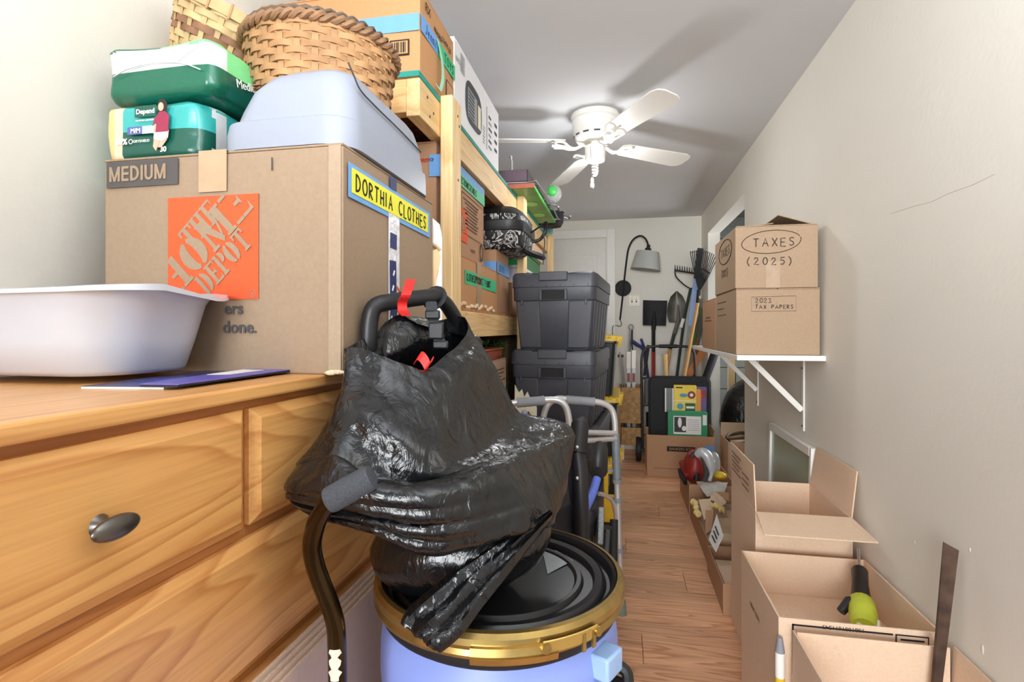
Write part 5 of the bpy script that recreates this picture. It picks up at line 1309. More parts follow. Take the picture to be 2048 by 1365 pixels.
MB().lathe([(.0, 2.02), (.018, 2.018), (.018, 1.985), (.0, 1.984)], o0, 16).build('bulb_socket', M_paper, fan)
MB().tube([Vector((fx + .012 * math.cos(t * 5) * (1 if t < 5 else .6), fy + .012 * math.sin(t * 5), 1.985 - .0115 * t)) for t in [i * .12 for i in range(50)]], .0052, 7).build('spiral_bulb', mat('glass bulb', (226, 226, 222), .12, var=.01), fan)
bd = bpy.data.lights.new('fan_bulb_light', 'POINT'); bd.energy = 5; bd.shadow_soft_size = .05; bd.color = (.98, .985, 1)
bo = bpy.data.objects.new('fan_bulb_light', bd); C.objects.link(bo); bo.location = (fx, fy - .0, 1.87)
MB().cyl((fx - .02, fy - .052, 2.05), (fx - .012, fy - .055, 1.895), .0012, n=5).build('pull_chain', M_chrome, fan)
MB().lathe([(.0, 0), (.008, .004), (.010, .016), (.006, .028), (.0085, .04), (.005, .052), (.0, .055)], (fx - .012, fy - .055, 1.842), 12).build('pull_knob', M_fan, fan)
for ang, rise in ((38, -.004), (113, -.03), (192, .012), (-58, .01)):
    Mb = Matrix.Translation((fx, fy, 2.075)) @ Matrix.Rotation(R(ang), 4, 'Z')
    Mp = Mb @ Matrix.Rotation(R(-12), 4, 'X') @ Matrix.Rotation(R(0), 4, 'Y')
    L0, L1, w0, w1 = .15, (.68 if ang == 113 else .60), .052, .066
    pts = [(L0, -w0 * .7), (L0 + .03, -w0)] + [(L1 - .05, -w1), (L1 - .015, -w1 * .82), (L1, -w1 * .45), (L1, w1 * .45), (L1 - .015, w1 * .82), (L1 - .05, w1)] + [(L0 + .03, w0), (L0, w0 * .7)]
    bl_ = MB().prism(pts, Mp @ Vector((0, 0, rise)), Mp.to_3x3() @ Vector((1, 0, 0)), Mp.to_3x3() @ Vector((0, 1, 0)), Mp.to_3x3() @ Vector((0, 0, 1)), .006).build('blade', M_fan, fan, bevel=.0015)
    mb = MB()
    for s_ in (-1, 1):
        mb.tube([Mb @ q for q in smooth_path([Vector((.06, .004 * s_, -.004)), Vector((.10, .006 * s_, -.022)), Vector((.13, .02 * s_, -.02)), Vector((.16, .044 * s_, -.006)), Vector((.195, .046 * s_, -.004)), Vector((.20, .02 * s_, -.008)), Vector((.17, .008 * s_, -.012)), Vector((.145, .012 * s_, -.016))], 4)], .006, 7)
    mb.tube([Mb @ Vector(q) for q in ((.055, 0, -.002), (.10, 0, -.024), (.14, 0, -.02), (.215, 0, -.008))], .0075, 7)
    mb.build('blade_iron', M_fan, fan)

# ---------------------------------------------------------------- wall lamp and switch on the far wall
lp = thing('wall_lamp', 'black gooseneck plug-in wall lamp with grey fabric shade on the far wall', 'lamp', tuple(at(1246, 577, Y=YF)))
yw = YF - .002
MB().lathe([(.0, 0), (.078, 0), (.078, -.012), (.074, -.016), (.0, -.016)], tuple(at(1246, 577, Y=yw)), 32, Matrix.Rotation(R(-90), 4, 'X')).build('wall_plate', M_blackm, lp)
yc = YF - .14
arm = [at(1240, 640, Y=yw - .02), at(1244, 605, Y=yw - .02), at(1247, 577, Y=yw - .025), at(1249, 556, Y=yw - .03), at(1253, 522, Y=yw - .04), at(1257, 498, Y=yw - .06), at(1266, 480, Y=yw - .085), at(1280, 472, Y=yw - .11), at(1291, 478, Y=yw - .13), at(1297, 492, Y=yw - .14)]
MB().tube(smooth_path(arm, 5), .0085, 8).build('arm', M_blackm, lp)
s0 = at(1297, 492, Y=yc); s1 = at(1290.5, 541, Y=yc); ax = (s1 - s0).normalized()
Ml = Matrix.Translation(s0) @ ax.to_track_quat('Z', 'Y').to_matrix().to_4x4()
MB().lathe([(.0, -.01), (.016, -.008), (.016, .02), (.028, .024), (.028, .05), (.0, .055)], M=Ml, n=20).build('socket', M_blackm, lp)
MB().lathe([(.103, .055), (.136, .225), (.134, .225), (.101, .055)], M=Ml, n=40, ring=True).build('shade', mat('grey linen shade', (176, 178, 174), .85, var=.05, scale=120), lp)
MB().lathe([(.1355, .220), (.1375, .2265), (.1335, .2265)], M=Ml, n=40, ring=True).build('shade_trim', mat('shade trim', (150, 152, 148), .8), lp)
cord = smooth_path([at(1240, 640, Y=yw - .02), at(1243, 648, Y=yw - .015), at(1240, 653, Y=yw - .01), at(1231, 651, Y=yw - .008), at(1226, 654, Y=yw - .025), at(1225, 668, Y=yw - .025), at(1225, 760, Y=yw - .025)], 5)
MB().tube(cord, .0032, 6).build('cord', M_blackm, lp)
sw = thing('light_switch', 'white double light switch plate on the far wall below the lamp', 'switch', tuple(at(1268, 602, Y=YF)))
p0, p1 = at(1257, 613, Y=YF), at(1280, 591, Y=YF)
MB().box(p0.x, p1.x, YF - .007, YF - .0005, p0.z, p1.z).build('plate', mat('ivory switch plate', (236, 230, 214), .4), sw, bevel=.003)
for k in (.3, .68):
    x = p0.x + (p1.x - p0.x) * k; z = (p0.z + p1.z) / 2
    MB().box(x - .006, x + .006, YF - .008, YF - .0068, z - .016, z + .016).build('toggle_slot', M_slot, sw)
    MB().box(x - .004, x + .004, YF - .019, YF - .007, z - .002, z + .012).build('toggle', MATS['ivory switch plate'], sw)
    for dz in (-.032, .032): MB().cyl((x, YF - .0082, z + dz), (x, YF - .0065, z + dz), .003, n=8).build('screw', M_slot, sw)
# ---------------------------------------------------------------- long tools leaning in the far corner
def lean(px, py, y): return at(px, py, Y=y)
yb = 5.27
def shaft(o, pts, r, m, nm='shaft', n=8): return MB().tube(pts, r, n).build(nm, m, o)
t = thing('square_shovel', 'black square bladed shovel with a red handle standing blade up on the far wall', 'shovel', (.3, 5.2, 0))
bl = [lean(1286, 601, yb), lean(1334, 602, yb), lean(1331, 652, yb - .02), lean(1314, 655, yb - .02), lean(1304, 655, yb - .02), lean(1285, 651, yb - .02)]
nx = 8; rows = []
for i in range(7):
    g = i / 6; l, r_ = lean(1286 - .5 * g, 601 + 50 * g, yb - .02 * g), lean(1334 - 3 * g, 602 + 50 * g, yb - .02 * g)
    rows.append([l.lerp(r_, j / nx) + Vector((0, .03 * (1 - abs(2 * j / nx - 1) ** 3) * (.5 + .5 * g) - .03, 0)) for j in range(nx + 1)])
MB().grid(rows).build('blade', M_blackm, t, solid=.004)
s0, s1, s2 = lean(1308, 645, yb - .03), lean(1307, 705, yb - .06), lean(1306, 905, 5.0); s2.z = .01
MB().tube([lean(1309, 622, yb - .03), s0, lean(1307, 660, yb - .035)], [.006, .022, .02], 10).build('socket', M_blackm, t)
shaft(t, [lean(1307, 658, yb - .035), s1], .017, M_blackm); shaft(t, [s1, s2], .0175, mat('red handle paint', (150, 44, 42), .45), 'handle')
t = thing('round_shovel', 'grey round pointed shovel standing blade up beside the square shovel', 'shovel', (.5, 5.2, 0))
out = [(1352, 583, 1354, 583), (1341, 594, 1364, 592), (1336, 608, 1370, 604), (1334, 622, 1372, 618), (1335, 636, 1371, 634), (1338, 645, 1368, 646)]
rows = []
for i, (a, b_, c_, d_) in enumerate(out):
    l, r_ = lean(a, b_, yb - .01 * i / 5), lean(c_, d_, yb - .01 * i / 5)
    rows.append([l.lerp(r_, j / 8) + Vector((0, -.02 + .035 * (1 - (2 * j / 8 - 1) ** 2), 0)) for j in range(9)])
MB().grid(rows).build('blade', mat('worn grey steel', (118, 116, 108), .5, .5, var=.3, scale=9), t, solid=.003)
e = lean(1326, 800, 5.0); e.z = .01
MB().tube([lean(1356, 610, yb - .04), lean(1357, 640, yb - .05), lean(1349, 668, yb - .07)], [.008, .018, .02], 8).build('socket', MATS['worn grey steel'], t)
shaft(t, [lean(1349, 666, yb - .07), lean(1340, 700, yb - .1)], .016, mat('dark green shaft', (46, 60, 52), .5)); shaft(t, [lean(1340, 700, yb - .1), lean(1331, 760, 5.05), e], .017, mat('ash handle', (196, 152, 96), .6), 'handle')
t = thing('bow_rake', 'black bow rake with short upright teeth in the far corner', 'rake', (.5, 5.2, 0))
a, b_ = lean(1350, 541, yb - .06), lean(1408, 550, yb - .06)
MB().tube([a, b_], .008, 6).build('head_bar', M_blackm, t)
for k in range(13):
    q = a.lerp(b_, k / 12); MB().tube([q, q + Vector((0, -.005, .05))], [.006, .003], 5).build('tine', M_blackm, t)
j = lean(1381, 578, yb - .06)
for s_ in (a, b_):
    mid = s_.lerp(j, .55) + Vector((0, 0, -.035)); MB().tube(smooth_path([s_, s_ + Vector((.01 if s_ is a else -.01, 0, -.06)), mid, j], 4), .006, 6).build('bow', M_blackm, t)
e = lean(1333, 790, 4.98); e.z = .01
shaft(t, [j, lean(1368, 640, yb - .1), e], .013, mat('dark green handle', (40, 56, 50), .4), 'handle')
MB().tube([lean(1367, 638, yb - .105), lean(1362, 656, yb - .112)], .0165, 8).build('white_sleeve', M_paper, t)
t = thing('leaf_rake', 'black fan leaf rake with a pale wooden handle in the far corner', 'rake', (.55, 5.2, 0))
yl = 4.74
j = lean(1398, 592, yl); e = lean(1338, 800, 4.83); e.z = .01; e.x -= .0
shaft(t, [j, e], .0135, mat('pale wood handle', (206, 158, 92), .55), 'handle')
MB().tube([j + Vector((0, 0, .05)), j - (j - e).normalized() * .06], .016, 8).build('ferrule', M_blackm, t)
tips = []
for k in range(15):
    g = k / 14; tip = lean(1381 + 53 * g, 507 + 10 * g ** 2 - 4 * math.sin(g * PI), yl + .02)
    tips.append(tip)
    MB().tube(smooth_path([j + Vector((0, 0, .03)), j.lerp(tip, .5), tip, tip + Vector((.01, .035, .01))], 3), .0036, 5).build('tine', M_blackm, t)
MB().tube(smooth_path([j.lerp(tips[0], .55), j.lerp(tips[7], .62), j.lerp(tips[14], .6)], 5), .006, 6).build('spreader_bar', M_blackm, t)
t = thing('spirit_level', 'long pale blue level with dark end cap standing between the rakes', 'level', (.5, 5.2, 0))
a, b_, c_ = lean(1401, 497, yb - .13), lean(1393, 558, yb - .145), lean(1381, 652, yb - .17)
MB().bar(a, b_, .052, .022, (0, 1, 0)).build('end_cap', mat('dark navy plastic', (34, 34, 52), .4), t, bevel=.003)
MB().bar(b_, c_, .05, .018, (0, 1, 0)).build('beam', mat('pale blue alloy', (150, 178, 226), .35), t)
e = c_ + (c_ - b_).normalized() * .75; e.z = max(e.z, .01)
MB().bar(c_, e, .04, .016, (0, 1, 0)).build('lower_beam', mat('dull alloy', (150, 152, 150), .5), t)
t = thing('garden_hoe', 'green and wood garden tool handle leaning right of the leaf rake', 'tool', (.6, 5.15, 0))
a, b_ = lean(1404, 618, yb - .05), lean(1386, 690, yb - .1)
e = lean(1370, 800, 5.0); e.z = .01
MB().tube([a, b_], .018, 8).build('green_sleeve', mat('grass green', (88, 124, 62), .5), t); shaft(t, [b_, e], .015, mat('grey wood', (168, 148, 116), .7), 'handle')
MB().quadslab([lean(1396, 600, yb - .02), lean(1410, 596, yb - .02), lean(1409, 640, yb - .02), lean(1399, 640, yb - .02)], .01).build('tool_head', MATS['worn grey steel'], t)
t = thing('spade', 'grey spade blade with brown handle half hidden behind the tax cartons', 'spade', (.65, 5.2, 0))
MB().quadslab([lean(1390, 655, 5.12), lean(1404, 622, 5.16), lean(1412, 640, 5.16), lean(1398, 690, 5.12)], .008).build('blade', MATS['worn grey steel'], t)
e = lean(1372, 830, 4.98); e.z = .01; shaft(t, [lean(1396, 680, 5.13), e], .015, mat('dark brown handle', (120, 74, 48), .55), 'handle')
t = thing('wooden_board', 'orange brown board leaning in the corner below the white shelf', 'board', (.6, 5.0, 0))
a, b_ = lean(1414, 690, 5.0), lean(1364, 772, 4.93); e = b_ + (b_ - a) * .9; e.z = max(e.z, .05)
MB().bar(a, e, .06, .018, (0, 1, 0)).build('board', wood('orange board', (206, 128, 70), (150, 84, 40), 'Z', rings=6, rough=.5), t)
MB().box(e.x - .04, e.x + .04, e.y - .01, e.y + .01, 0, e.z + .02).build('foot', MATS['orange board'], t)
t = thing('umbrella', 'slim black rolled umbrella leaning under the white shelf', 'umbrella', (.7, 4.9, 0))
a, b_ = lean(1431, 703, 4.9), lean(1405, 775, 4.85); e = b_ + (b_ - a).normalized() * .42; e.z = max(.02, e.z)
MB().tube([a, a.lerp(b_, .1), b_, e], [.02, .034, .03, .012], 10).build('canopy', M_blackm, t)
MB().ball(a + Vector((0, 0, .012)), .02, 6).build('knob', M_paper, t)
MB().tube([e, Vector((e.x - .02, e.y, .0))], .006, 6).build('tip', M_chrome, t)
t = thing('axe_handle', 'short pale wooden tool handle standing end up by the hand truck', 'handle', (.4, 5.0, 0))
a, b_ = lean(1330, 709, 4.98), lean(1333, 762, 4.96); MB().tube([a, a.lerp(b_, .1), b_, Vector((b_.x, b_.y, .01))], [.026, .022, .018, .019], 10).build('handle', mat('light ash', (222, 184, 122), .55), t)
t = thing('pruning_shears', 'dark blue handled loppers standing between the wrench and square shovel', 'shears', (.2, 5.1, 0))
MB().tube(smooth_path([lean(1264, 683, 5.08), lean(1274, 690, 5.08), lean(1288, 702, 5.08), lean(1292, 745, 5.07)], 5), [.018] * 6 + [.016] * 5 + [.014] * 5, 8).build('handle', M_navy, t)
MB().tube(smooth_path([lean(1282, 678, 5.09), lean(1287, 692, 5.09), lean(1290, 705, 5.09), lean(1298, 770, 5.07)], 5), .012, 8).build('handle', M_navy, t)
MB().quadslab([lean(1294, 690, 5.06), lean(1300, 691, 5.06), lean(1292, 752, 5.05), lean(1286, 752, 5.05)], .01).build('blade', M_blackm, t)
q = lean(1295, 770, 5.07); MB().tube([q, Vector((q.x, q.y, .01))], .012, 8).build('lower_handle', M_blackm, t)
# plywood crate with long pieces standing in it
c0, c1 = at(1238, 890, Y=4.86), at(1286, 890, Y=4.86)
t = thing('plywood_crate', 'narrow strand board crate holding long pieces against the far wall', 'crate', ((c0.x + c1.x) / 2, 5.0, 0))
zt, zg0, zg1, zb_ = at(1260, 776, Y=4.86).z, at(1260, 847, Y=4.86).z, at(1260, 856, Y=4.86).z, at(1260, 891, Y=4.86).z
M_osb2 = mat('strand board', (176, 138, 92), .8, var=.28, scale=34, bump=.2, detail=2)
MB().box(c0.x + .012, c1.x - .0, 4.86, 4.872, zg1 - .0, zt * 1).v
MB().box(c0.x, c1.x, 4.86, 4.874, zg0, zt).build('front_board', M_osb2, t)
MB().box(c0.x + .02, c1.x + .01, 4.858, 4.872, zb_, zg1).build('front_board', M_osb2, t)
MB().box(c0.x, c0.x + .014, 4.875, 5.18, zb_, zt).build('side_board', M_osb2, t); MB().box(c1.x - .014, c1.x, 4.875, 5.18, zb_, zt).build('side_board', M_osb2, t)
MB().box(c0.x, c1.x, 5.18, 5.194, zb_, zt).build('back_board', M_osb2, t); MB().box(c0.x, c1.x, 4.875, 5.18, zb_, zb_ + .012).build('bottom_board', M_osb2, t)
for x in (c0.x + .03, c1.x - .03):
    for y in (4.9, 5.15): MB().box(x - .014, x + .014, y - .014, y + .014, 0, zb_).build('leg', M_trim, t)
for k, (x0, x1, y0) in enumerate(((1253, 1261.5, 4.93), (1263.5, 1271.5, 4.97))):
    a, b_, c_ = at(x0, 704 - 3 * k, Y=y0), at(x1, 738, Y=y0), at(x0 + 3, 772, Y=y0)
    u = thing('boxed_tube', ['white capped clear tube standing left in the strand board crate', 'white capped clear tube standing right in the strand board crate'][k], 'tube', (a.x, y0, zb_), 'tubes in the crate')
    MB().box(a.x, b_.x, y0, y0 + .04, b_.z, a.z).build('cap', M_paper, u, bevel=.003)
    MB().box(a.x + .004, b_.x - .002, y0 + .004, y0 + .036, zb_ + .013, b_.z).build('tube', mat('clear packaging', (176, 180, 182), .2, var=.25, scale=40), u)
    MB().box(a.x + .006, b_.x - .006, y0 + .0025, y0 + .004, b_.z - .12, b_.z - .04).build('label', M_dred, u)
u = thing('chain_wrench', 'grey steel wrench with a ring end standing in the strand board crate', 'wrench', (.1, 5.1, zb_))
a = at(1262, 655, Y=5.1)
MB().tube([a + Vector((.02 * math.cos(g), 0, .024 * math.sin(g))) for g in [i * PI / 10 for i in range(20)]], .006, 6, closed=True).build('ring', mat('dull steel', (120, 122, 126), .5, .4), u)
MB().tube([a - Vector((.004, 0, .02)), at(1259, 705, Y=5.1), Vector((a.x - .012, 5.1, zb_ + .014))], .011, 8).build('shaft', M_chrome, u)
MB().tube([a - Vector((-.012, 0, .022)), at(1264, 690, Y=5.1), at(1266, 710, Y=5.1)], .006, 8).build('chain', M_blackm, u)
for k, (xa, xb, lab) in enumerate(((1240, 1246, 'thin grey rod leaning leftmost in the strand board crate'), (1244, 1251, 'second grey rod leaning in the strand board crate, topped by a dark bracket'))):
    u = thing('metal_rod', lab, 'rod', (.02, 5.05, zb_), 'rods in the crate')
    a, b_ = at(xa, 705 + 8 * k, Y=5.05 + .05 * k), at(xb, 775, Y=5.05 + .05 * k); b_.z = zb_ + .013; b_.x += .03
    MB().tube([a, b_], .008, 7).build('rod', M_chrome, u)
    if k: MB().box(a.x - .04, a.x + .015, a.y - .01, a.y + .01, a.z - .01, a.z + .015).build('bracket', M_slot, u, bevel=.003)
# hand truck
ht = thing('hand_truck', 'black tubular hand truck with a loop handle standing behind the big brown carton', 'hand truck', (.4, 4.86, 0))
yh = 4.80
hp = [at(1285, 905, Y=yh), at(1284, 800, Y=yh), at(1283, 725, Y=yh), at(1288, 702, Y=yh), at(1300, 694, Y=yh), at(1340, 693, Y=yh), at(1374, 694, Y=yh), at(1386, 702, Y=yh), at(1390, 725, Y=yh), at(1391, 800, Y=yh), at(1392, 905, Y=yh)]
MB().tube(smooth_path(hp, 5), .0115, 10).build('frame', mat('dark gunmetal', (56, 54, 52), .4, .5), ht)
for py in (757, 812, 870): MB().cyl(at(1284, py, Y=yh), at(1391, py, Y=yh), .009, n=8).build('cross_bar', MATS['dark gunmetal'], ht)
MB().tube([at(1318, 693, Y=yh), at(1355, 693, Y=yh)], .016, 10).build('grip', M_blackr, ht)
for px in (1277, 1400):
    q = at(px, 900, Y=yh + .04); MB().lathe([(.03, -.02), (.1, -.022), (.108, 0), (.1, .022), (.03, .02)], (q.x, q.y, .109), 24, Matrix.Rotation(PI / 2, 4, 'Y')).build('wheel', M_blackr, ht)
q0, q1 = at(1281, 900, Y=yh), at(1396, 900, Y=yh)
MB().box(q0.x, q1.x, yh - .012, yh + .012, .1, .122).build('axle', MATS['dark gunmetal'], ht)
# toolbox with barcode label in front of the truck
tx = thing('parts_case', 'black plastic case with a white barcode label held in the hand truck frame', 'case', (.28, 4.7, .35))
a, b_ = at(1289, 812, Y=4.74), at(1322, 757, Y=4.74)
MB().box(a.x, b_.x + .03, 4.745, 4.79, a.z, b_.z).build('body', M_black, tx, bevel=.006)
MB().box(a.x, b_.x + .03, 4.71, 4.79, a.z - .05, a.z).build('base_tray', mat('grey plastic', (120, 122, 124), .4), tx, bevel=.004)
MB().box(a.x + .05, a.x + .09, 4.742, 4.746, a.z + .05, b_.z - .02).build('label', M_paper, tx)
for k in range(6): MB().box(a.x + .054, a.x + .086, 4.7405, 4.7425, a.z + .06 + k * .022, a.z + .068 + k * .022).build('barcode_bar', M_ink, tx)
# big brown carton with things standing in it
gx0, gx1 = at(1293, 948, Z=0).x, at(1416, 940, Z=0).x
gy = 4.36
zt = at(1350, 872, Y=gy).z
gc, F = open_carton('banker_carton', 'large open brown carton holding board games at the far end of the aisle', gx0, gx1, gy, 4.72, 0.001, zt, M_cardb, {'r': (.05, 8)})
f = F['f']; w = gx1 - gx0; hz = zt
f.plate('printed_badge', M_ink, gc, w * .30, hz * .62, w * .42, hz * .12); f.text('BANKERS BOX', .03, M_cardb, gc, w * .335, hz * .65, sx=.9)
f.plate('tape_strip', M_btape, gc, w * .86, hz * .66, w * .14, hz * .13)
f.plate('handhold_print', M_ink2, gc, w * .1, hz * .2, w * .8, .003)
zb = .12
bl = thing('tote_lid', 'large black tote lid leaning upright in the big brown carton', 'lid', (.45, 4.68, zb))
rows = []
c0, c1 = at(1300, 868, Y=4.62), at(1421, 757, Y=4.66)
mb = MB()
q = rrect((c0.x + c1.x) / 2, (c0.z + c1.z) / 2 - .02, (c1.x - c0.x) / 2, (c1.z - c0.z) / 2 + .02, .05, 6)
mb.prism(q, (0, 4.64, 0), (1, 0, 0), (0, .05, 1), (0, 1, 0), .02); o = mb.build('panel', M_blackm, bl, bevel=.006)
q = rrect((c0.x + c1.x) / 2, (c0.z + c1.z) / 2 - .02, (c1.x - c0.x) / 2 + .01, (c1.z - c0.z) / 2 + .03, .055, 6)
MB().prism(q, (0, 4.662, 0), (1, 0, 0), (0, .05, 1), (0, 1, 0), .012).build('rim', M_blackm, bl, bevel=.003)
def flatbox(name, label, x0, x1, y0, y1, yA, th, m, cat='box'):
    a, b_ = at(x0, y1, Y=yA), at(x1, y0, Y=yA)
    t = thing(name, label, cat, ((a.x + b_.x) / 2, yA, a.z)); MB().box(a.x, b_.x, yA, yA + th, a.z, b_.z).build('body', m, t, bevel=.002)
    return t, Face((a.x, yA, a.z), (1, 0, 0), (0, 0, 1), (0, -1, 0)), b_.x - a.x, b_.z - a.z
M_ybox = mat('yellow game card', (240, 208, 64), .45, var=.04)
t, f, w, h = flatbox('board_game', 'yellow game box with a round red ball picture in the big brown carton', 1348, 1393, 772, 826, 4.50, .05, M_ybox)
f.poly('printed_ball', M_dred, t, [el(w * .78, h * .66, h * .14, h * .14)]); f.poly('printed_ball_spot', M_paper, t, [el(w * .78, h * .66, h * .06, h * .06)], base=.0014)
f.poly('printed_oval', mat('sky print', (84, 150, 190), .5), t, [el(w * .42, h * .64, w * .18, h * .07)])
f.plate('printed_panel', mat('dark green print', (36, 84, 48), .5), t, w * .5, h * .04, w * .45, h * .32); f.plate('printed_title', M_paper, t, w * .54, h * .17, w * .37, h * .08, base=.0014)
f.poly('printed_oval', MATS['sky print'], t, [el(w * .28, h * .24, w * .15, h * .11)]); f.plate('printed_line', M_ink, t, w * .08, h * .9, w * .3, h * .04); f.plate('printed_band', M_paper, t, 0, h * .43, w, h * .025)
MB().box(f.o.x + w + .001, f.o.x + w + .034, 4.50, 4.55, f.o.z, f.o.z + h * .85).build('orange_end', mat('orange card', (236, 150, 60), .5), t)
t, f, w, h = flatbox('board_game', 'purple and red game box standing behind the yellow game box', 1393, 1413, 775, 828, 4.552, .04, mat('violet card', (92, 84, 140), .5))
f.plate('printed_block', M_dred, t, w * .05, h * .6, w * .9, h * .28); f.plate('printed_block', M_red, t, w * .1, h * .64, w * .5, h * .08, base=.0014)
t, f, w, h = flatbox('glass_plate', 'grey glass plate with a white edge leaning left of the yellow game box', 1331, 1346, 777, 824, 4.49, .008, mat('grey glass plate', (120, 126, 124), .2))
MB().bar(f.p(0, 0, .004), f.p(-.0, h, .004), .006, .01).build('white_edge', M_paper, t); MB().bar(f.p(w, 0, .004), f.p(w, h, .004), .006, .01).build('white_edge', M_paper, t)
t, f, w, h = flatbox('green_box', 'green box with a white photo label at the front of the big brown carton', 1336, 1415, 826, 874, 4.405, .075, mat('green card', (34, 140, 92), .5))
f.plate('printed_label', M_paper, t, w * .14, h * .12, w * .7, h * .72); f.plate('printed_photo', M_slot, t, w * .16, h * .2, w * .3, h * .6, base=.0014)
f.poly('printed_shape', M_paper, t, [el(w * .3, h * .58, w * .05, h * .2)], base=.002); f.poly('printed_shape', M_paper, t, [el(w * .41, h * .35, w * .06, h * .1)], base=.002); f.plate('barcode', M_paper, t, w * .88, h * .5, w * .1, h * .4)
for k in range(6): f.plate('printed_line', mat('pale print', (190, 190, 200), .6), t, w * .5, h * (.28 + .08 * k), w * .3, h * .03, base=.0014)
# alcove contents
ac, F = open_carton('tall_carton', 'tan tall carton at the alcove opening holding a coil of cable', .775, 1.02, 4.18, 4.50, 0.001, .33, M_cardg, {'b': (.09, 4)})
cc = thing('cable_coil', 'coil of dark cable lying on top of the tan carton by the alcove', 'cable', (.9, 4.33, .3))
for k in range(3):
    pts = [Vector((.885 + (.088 + .006 * k) * math.cos(a), 4.33 + (.11 + .006 * k) * math.sin(a), .325 + .012 * k + .025 * math.sin(a + k))) for a in [i * PI / 16 for i in range(32)]]
    MB().tube(pts, .008, 6, closed=True).build('loop', mat('dark bronze cable', (74, 62, 44), .5), cc)
MB().box(.785, 1.0, 4.19, 4.49, .006, .29).build('packing', M_cardg, cc)
db = thing('trash_bag', 'dark full trash bag standing in the alcove behind the wall opening', 'bag', (1.05, 4.85, 0))
mb = MB().ball((1.10, 4.86, .37), (.26, .2, .37), 18)
for v in mb.v: v.z = max(v.z, .002)
me = mb.mesh('body', Vector(db.location), 70); wrinkle(me, Vector(db.location), .01, 5.0); me.materials.append(M_bag); o = bpy.data.objects.new('body', me); C.objects.link(o); o.parent = db
MB().tube([(1.08, 4.85, .72), (1.08, 4.85, .78), (1.10, 4.84, .86)], [.05, .03, .05], 10).build('tied_neck', M_bag, db)

# ---------------------------------------------------------------- white bracket shelf and tax cartons
sz = 1.050
M_cardt = cardboard('tax cardboard', (172, 147, 122))
ws = thing('wall_shelf', 'white bracketed wall shelf on the right wall carrying three cartons', 'shelf', (.6, 2.9, sz))
MB().box(.438, XR - .001, 2.19, 3.50, sz - .017, sz + .003).build('board', M_trim, ws, bevel=.002)
for y in (2.44, 3.2):
    b = MB().box(XR - .006, XR - .0005, y - .012, y + .012, sz - .32, sz - .018).build('bracket_upright', M_trim, ws)
    MB().box(.50, XR - .002, y - .012, y + .012, sz - .022, sz - .0175).build('bracket_arm', M_trim, ws)
    MB().bar((.54, y, sz - .024), (XR - .008, y, sz - .235), .022, .008, (0, 1, 0)).build('bracket_strut', M_trim, ws)
    for z in (sz - .06, sz - .3): MB().cyl((XR - .009, y, z), (XR - .005, y, z), .004, n=8).build('screw', M_slot, ws)
zl0, zl1, zu1 = sz + .0035, 1.309, 1.545
b1, F = carton('tax_carton', 'tan carton marked 2023 TAX PAPERS on the white wall shelf, the lower one', .440, .737, 2.215, 2.665, zl0, zl1, M_cardt, seam='y', bulge=.002)
f, l = F['f'], F['l']
mb = MB().tube([f.p(a, b_, .002) for a, b_ in ((.055, .222), (.213, .225), (.213, .168), (.055, .167))], .0008, 4, closed=True); mb.build('drawn_frame', M_ink2, b1)
f.pen('2023', .017, M_ink, b1, .069, .2, wd=.0024, sx=1.1, gap=.3, base=.002); f.pen('TAX PAPERS', .0145, M_ink, b1, .069, .177, wd=.0024, sx=1.1, gap=.32, base=.002)
for k in range(3): l.plate('printed_line', M_ink2, b1, .06, .215 - .028 * k, .2 - .05 * (k % 2), .003, base=.002)
b3, F = carton('tax_carton', 'tan carton behind the 2023 carton at the far end of the white shelf', .440, .735, 2.675, 3.08, zl0, 1.30, M_cardb, seam='y', bulge=.002)
F['l'].plate('printed_line', M_ink2, b3, .1, .14, .2, .004, base=.0022); F['l'].plate('printed_line', M_ink2, b3, .13, .155, .14, .006, base=.0022)
b2, F = open_carton('tax_carton', 'tan carton marked TAXES (2025) with a lifted flap, on top of the 2023 carton', .436, .728, 2.21, 2.66, zl1 + .001, zu1, M_cardt, {'f': (.002, 70), 'r': (.14, -70, .02), 'b': (.1, -84, .01), 'l': (.14, -84, .01)})
f, l = F['f'], F['l']
f.pen('TAXES', .031, M_ink, b2, .064, .158, wd=.0034, sx=1.05, gap=.42, base=.001)
f.pen('(2025)', .027, M_ink, b2, .044, .088, wd=.0034, sx=1.1, gap=.5, base=.001)
mb = MB().tube([f.p(.128 + .105 * math.cos(a) * (1 + .03 * math.sin(2 * a)), .175 + .044 * math.sin(a + .12), .001) for a in [.35 + i * (2 * PI - .1) / 40 for i in range(41)]], .0013, 5); mb.build('drawn_oval', M_ink, b2)
f.plate('clear_tape', mat('clear tape', (178, 152, 126), .3), b2, .11, 0, .05, .1, t=.0003)
l.pen('TAXES', .036, M_ink, b2, .15, .15, wd=.003, sx=1.2, gap=.4, base=.001); l.pen('(2025)', .03, M_ink, b2, .17, .065, wd=.003, sx=.95, gap=.4, base=.001)
mb = MB().tube([l.p(.245 + .14 * math.cos(a), .168 + .05 * math.sin(a), .001) for a in [i * PI / 20 for i in range(40)]], .0016, 5, closed=True); mb.build('drawn_oval', M_ink, b2)

